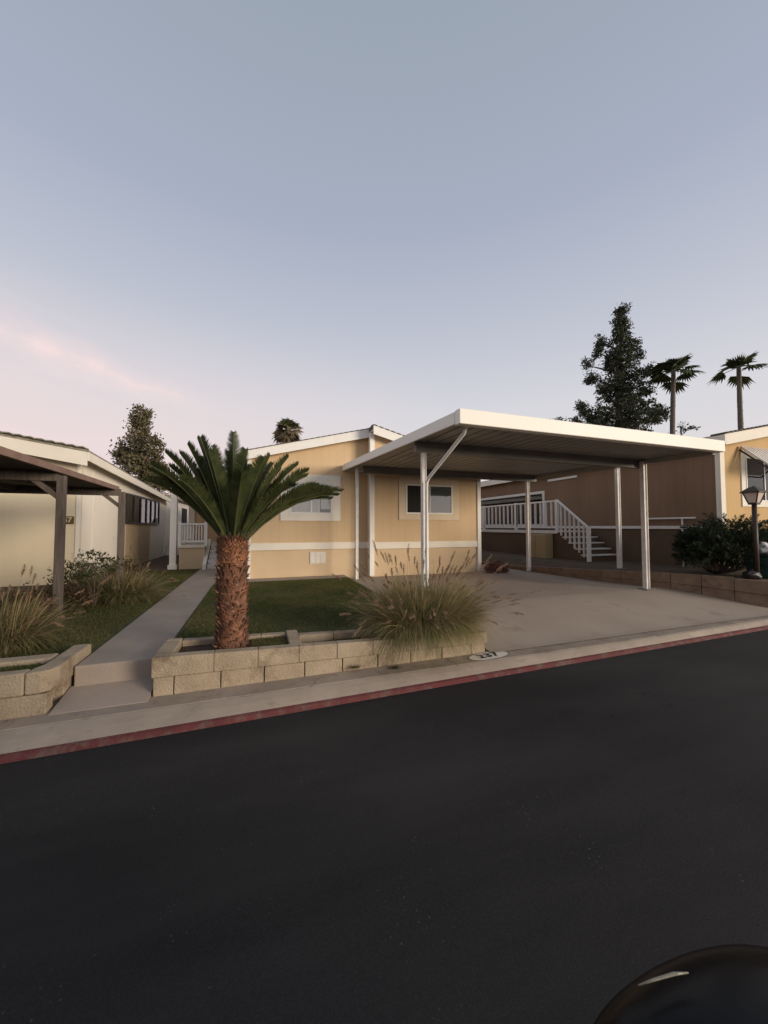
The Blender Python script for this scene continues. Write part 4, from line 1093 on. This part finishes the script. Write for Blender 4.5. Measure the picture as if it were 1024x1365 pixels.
def rring(x, y0, y1, z0, z1, n=28, e=.36):
    cy, cz_ = (y0 + y1) / 2, (z0 + z1) / 2
    P = []
    for k in range(n):
        a = 2 * math.pi * k / n; c, s_ = math.cos(a), math.sin(a)
        P.append((x - (.047 if x < .30 else .034 if x < .36 else .008), cy - .009 + (y1 - y0) / 2 * math.copysign(abs(c) ** e, c), cz_ + (z1 - z0) / 2 * math.copysign(abs(s_) ** e, s_)))
    return P
# housing lofted along the car: open glass end faces back, nose tapers forward
b = MB(); rings = [(.205, -.135, .188, 1.115, 1.283), (.215, -.14, .197, 1.108, 1.292), (.25, -.142, .203, 1.103, 1.298), (.31, -.138, .205, 1.105, 1.297), (.37, -.12, .195, 1.115, 1.285), (.41, -.08, .165, 1.14, 1.262), (.43, -.02, .11, 1.17, 1.235)]
n = 28; vs = [(p[0] + (p[2] - 1.2) * .38 * max(0, 1 - i_ / 4), p[1], p[2]) for i_, r_ in enumerate(rings) for p in rring(r_[0] + .018, r_[1], r_[2] + .010, r_[3], r_[4] + .010)]; fs = [(i * n + k, i * n + (k + 1) % n, (i + 1) * n + (k + 1) % n, (i + 1) * n + k) for i in range(len(rings) - 1) for k in range(n)]
fs.append(tuple(range((len(rings) - 1) * n, len(rings) * n))); fs.append(tuple(range(n))[::-1])
b.add(vs, fs); ms = b.build('side_mirror', 'carpaint', K2, smooth=True)
sb_ = ms.modifiers.new('sub', 'SUBSURF'); sb_.levels = 1; sb_.render_levels = 2
rake = lambda P: [(p[0] + (p[2] - 1.2) * .38, p[1], p[2]) for p in P]
b = MB(); n = 28
for (xa, ga), (xb, gb) in (((.170, -.006), (.173, .0035)), ((.173, .0035), (.196, .0045)), ((.196, .0045), (.200, .001)), ((.170, -.006), (.181, -.010))):
    ra = rake(rring(xa + .041, -.135 - ga, .198 + ga, 1.115 - ga, 1.293 + ga)); rb_ = rake(rring(xb + .041, -.135 - gb, .198 + gb, 1.115 - gb, 1.293 + gb))
    b.add(ra + rb_, [(k, (k + 1) % n, n + (k + 1) % n, n + k) for k in range(n)])
b.build('bezel', 'carplastic', ms, smooth=True)
b = MB(); b.add(rake(rring(.2205, -.12, .184, 1.13, 1.278)), [tuple(range(n))]); b.build('mirror_glass', 'mirrorglass', ms)
MB().tube([(.29, -.12, 1.15), (.30, -.34, 1.12)], [.045, .055], 12).build('mirror_arm', 'carplastic', ms, smooth=True)
b = MB(); b.tube([(.237, .179, 1.3045), (.247, .177, 1.306), (.263, .174, 1.307), (.272, .171, 1.3075)], [.0004, .0008, .0010, .0004], 8); b.build('glint_strip', 'glint', ms, smooth=True)  # thin pale strip added as a reflection along the housing top

# ------------------------------------------------------------------ light
S.world = bpy.data.worlds.new('World'); S.world.use_nodes = True
nt = S.world.node_tree; nt.nodes.clear()
EL, AZ = R(8.5), R(138)   # low sun, behind the camera to its right
sky = nt.nodes.new('ShaderNodeTexSky'); sky.sky_type = 'NISHITA'; sky.sun_disc = False; sky.sun_elevation = EL; sky.sun_rotation = AZ; sky.air_density = 1.2; sky.dust_density = 1.5
tc = nt.nodes.new('ShaderNodeTexCoord'); sp = nt.nodes.new('ShaderNodeSeparateXYZ'); nt.links.new(tc.outputs['Generated'], sp.inputs[0])
sk = cmix(nt, 1.0, sky.outputs[0], (.10, .10, .10), 'MULTIPLY')
gr_ = ramp(nt, sp.outputs[2], [(0.0, (.80, .72, .72)), (.14, (.80, .75, .76)), (.29, (.72, .715, .76)), (.45, (.565, .59, .68)), (.63, (.42, .465, .58)), (.88, (.33, .385, .455))]).outputs[0]
# evening pink towards the left of the view
dp = nt.nodes.new('ShaderNodeVectorMath'); dp.operation = 'DOT_PRODUCT'; nt.links.new(tc.outputs['Generated'], dp.inputs[0]); dp.inputs[1].default_value = (-.62, .78, .02)
pk = ramp(nt, dp.outputs['Value'], [(.35, (0, 0, 0)), (.95, (1, 1, 1))]).outputs[0]
lowm = ramp(nt, sp.outputs[2], [(.08, (1, 1, 1)), (.48, (0, 0, 0))]).outputs[0]
pm = cmix(nt, 1.0, pk, lowm, 'MULTIPLY')
grp = cmix(nt, pm, gr_, (.90, .725, .72))
# wisps of cloud
mp = nt.nodes.new('ShaderNodeMapping'); mp.inputs['Scale'].default_value = (1.2, 1.2, 5.5); mp.inputs['Rotation'].default_value = (R(14), R(26), 0); nt.links.new(tc.outputs['Generated'], mp.inputs['Vector'])
cn = noise(nt, mp.outputs[0], 2.0, 6, .5)
cr_ = ramp(nt, cn.outputs['Fac'], [(.50, (0, 0, 0)), (.72, (1, 1, 1))]).outputs[0]
cm_ = cmix(nt, 1.0, cr_, pm, 'MULTIPLY')
# one longer streak: band about a great circle
a_ = Vector(wpt(-30, 420, 10)) - Vector((0, 0, 1.6)); b_ = Vector(wpt(210, 520, 10)) - Vector((0, 0, 1.6)); nn = a_.cross(b_).normalized()
wob = noise(nt, tc.outputs['Generated'], 5.0, 4, .5)
wv_ = nt.nodes.new('ShaderNodeMath'); wv_.operation = 'MULTIPLY_ADD'; wv_.inputs[1].default_value = .11; wv_.inputs[2].default_value = -.055; nt.links.new(wob.outputs['Fac'], wv_.inputs[0])
d2 = nt.nodes.new('ShaderNodeVectorMath'); d2.operation = 'DOT_PRODUCT'; nt.links.new(tc.outputs['Generated'], d2.inputs[0]); d2.inputs[1].default_value = nn
ad = nt.nodes.new('ShaderNodeMath'); ad.operation = 'ADD'; nt.links.new(d2.outputs['Value'], ad.inputs[0]); nt.links.new(wv_.outputs[0], ad.inputs[1])
ab = nt.nodes.new('ShaderNodeMath'); ab.operation = 'ABSOLUTE'; nt.links.new(ad.outputs[0], ab.inputs[0])
sb = ramp(nt, ab.outputs[0], [(.0, (1, 1, 1)), (.014, (.45, .45, .45)), (.042, (0, 0, 0))]).outputs[0]
mdv = (a_.normalized() + b_.normalized()).normalized()
d3 = nt.nodes.new('ShaderNodeVectorMath'); d3.operation = 'DOT_PRODUCT'; nt.links.new(tc.outputs['Generated'], d3.inputs[0]); d3.inputs[1].default_value = mdv
lim = ramp(nt, d3.outputs['Value'], [(.965, (0, 0, 0)), (.998, (1, 1, 1))]).outputs[0]
sbm = cmix(nt, 1.0, sb, lim, 'MULTIPLY')
wn2 = noise(nt, tc.outputs['Generated'], 9.0, 6, .6); wr2 = ramp(nt, wn2.outputs['Fac'], [(.36, (.3, .3, .3)), (.58, (1, 1, 1))]).outputs[0]
sbh = cmix(nt, 1.0, sbm, wr2, 'MULTIPLY')
g2 = cmix(nt, cm_, grp, (.95, .77, .76))
g3 = cmix(nt, sbh, g2, (1.0, .79, .77))
fin = cmix(nt, .93, sk, g3)
bg = nt.nodes.new('ShaderNodeBackground'); nt.links.new(fin, bg.inputs[0]); bg.inputs[1].default_value = 1.0
ou = nt.nodes.new('ShaderNodeOutputWorld'); nt.links.new(bg.outputs[0], ou.inputs[0])
sl_ = bpy.data.lights.new('sun', 'SUN'); sl_.energy = 3.3; sl_.angle = R(22); sl_.color = (1, .86, .68)
so = bpy.data.objects.new('sun', sl_); C.objects.link(so)
sd_ = Vector((math.sin(AZ) * math.cos(EL), math.cos(AZ) * math.cos(EL), math.sin(EL)))
so.rotation_euler = sd_.to_track_quat('Z', 'Y').to_euler()

# ------------------------------------------------------------------ camera
cd = bpy.data.cameras.new('camera'); cam = bpy.data.objects.new('camera', cd); C.objects.link(cam)
cd.sensor_fit = 'HORIZONTAL'; cd.sensor_width = 36; cd.lens = 487 / 1024 * 36; cd.clip_end = 2000; cd.clip_start = .02
cam.location = (0, 0, 1.6); cam.rotation_euler = (R(90 + 2.3), 0, R(-19.4))
S.camera = cam
S.view_settings.view_transform = 'Standard'; S.view_settings.look = 'None'; S.view_settings.exposure = 0; S.view_settings.gamma = 1
S.cycles.max_bounces = 8; S.cycles.transparent_max_bounces = 12
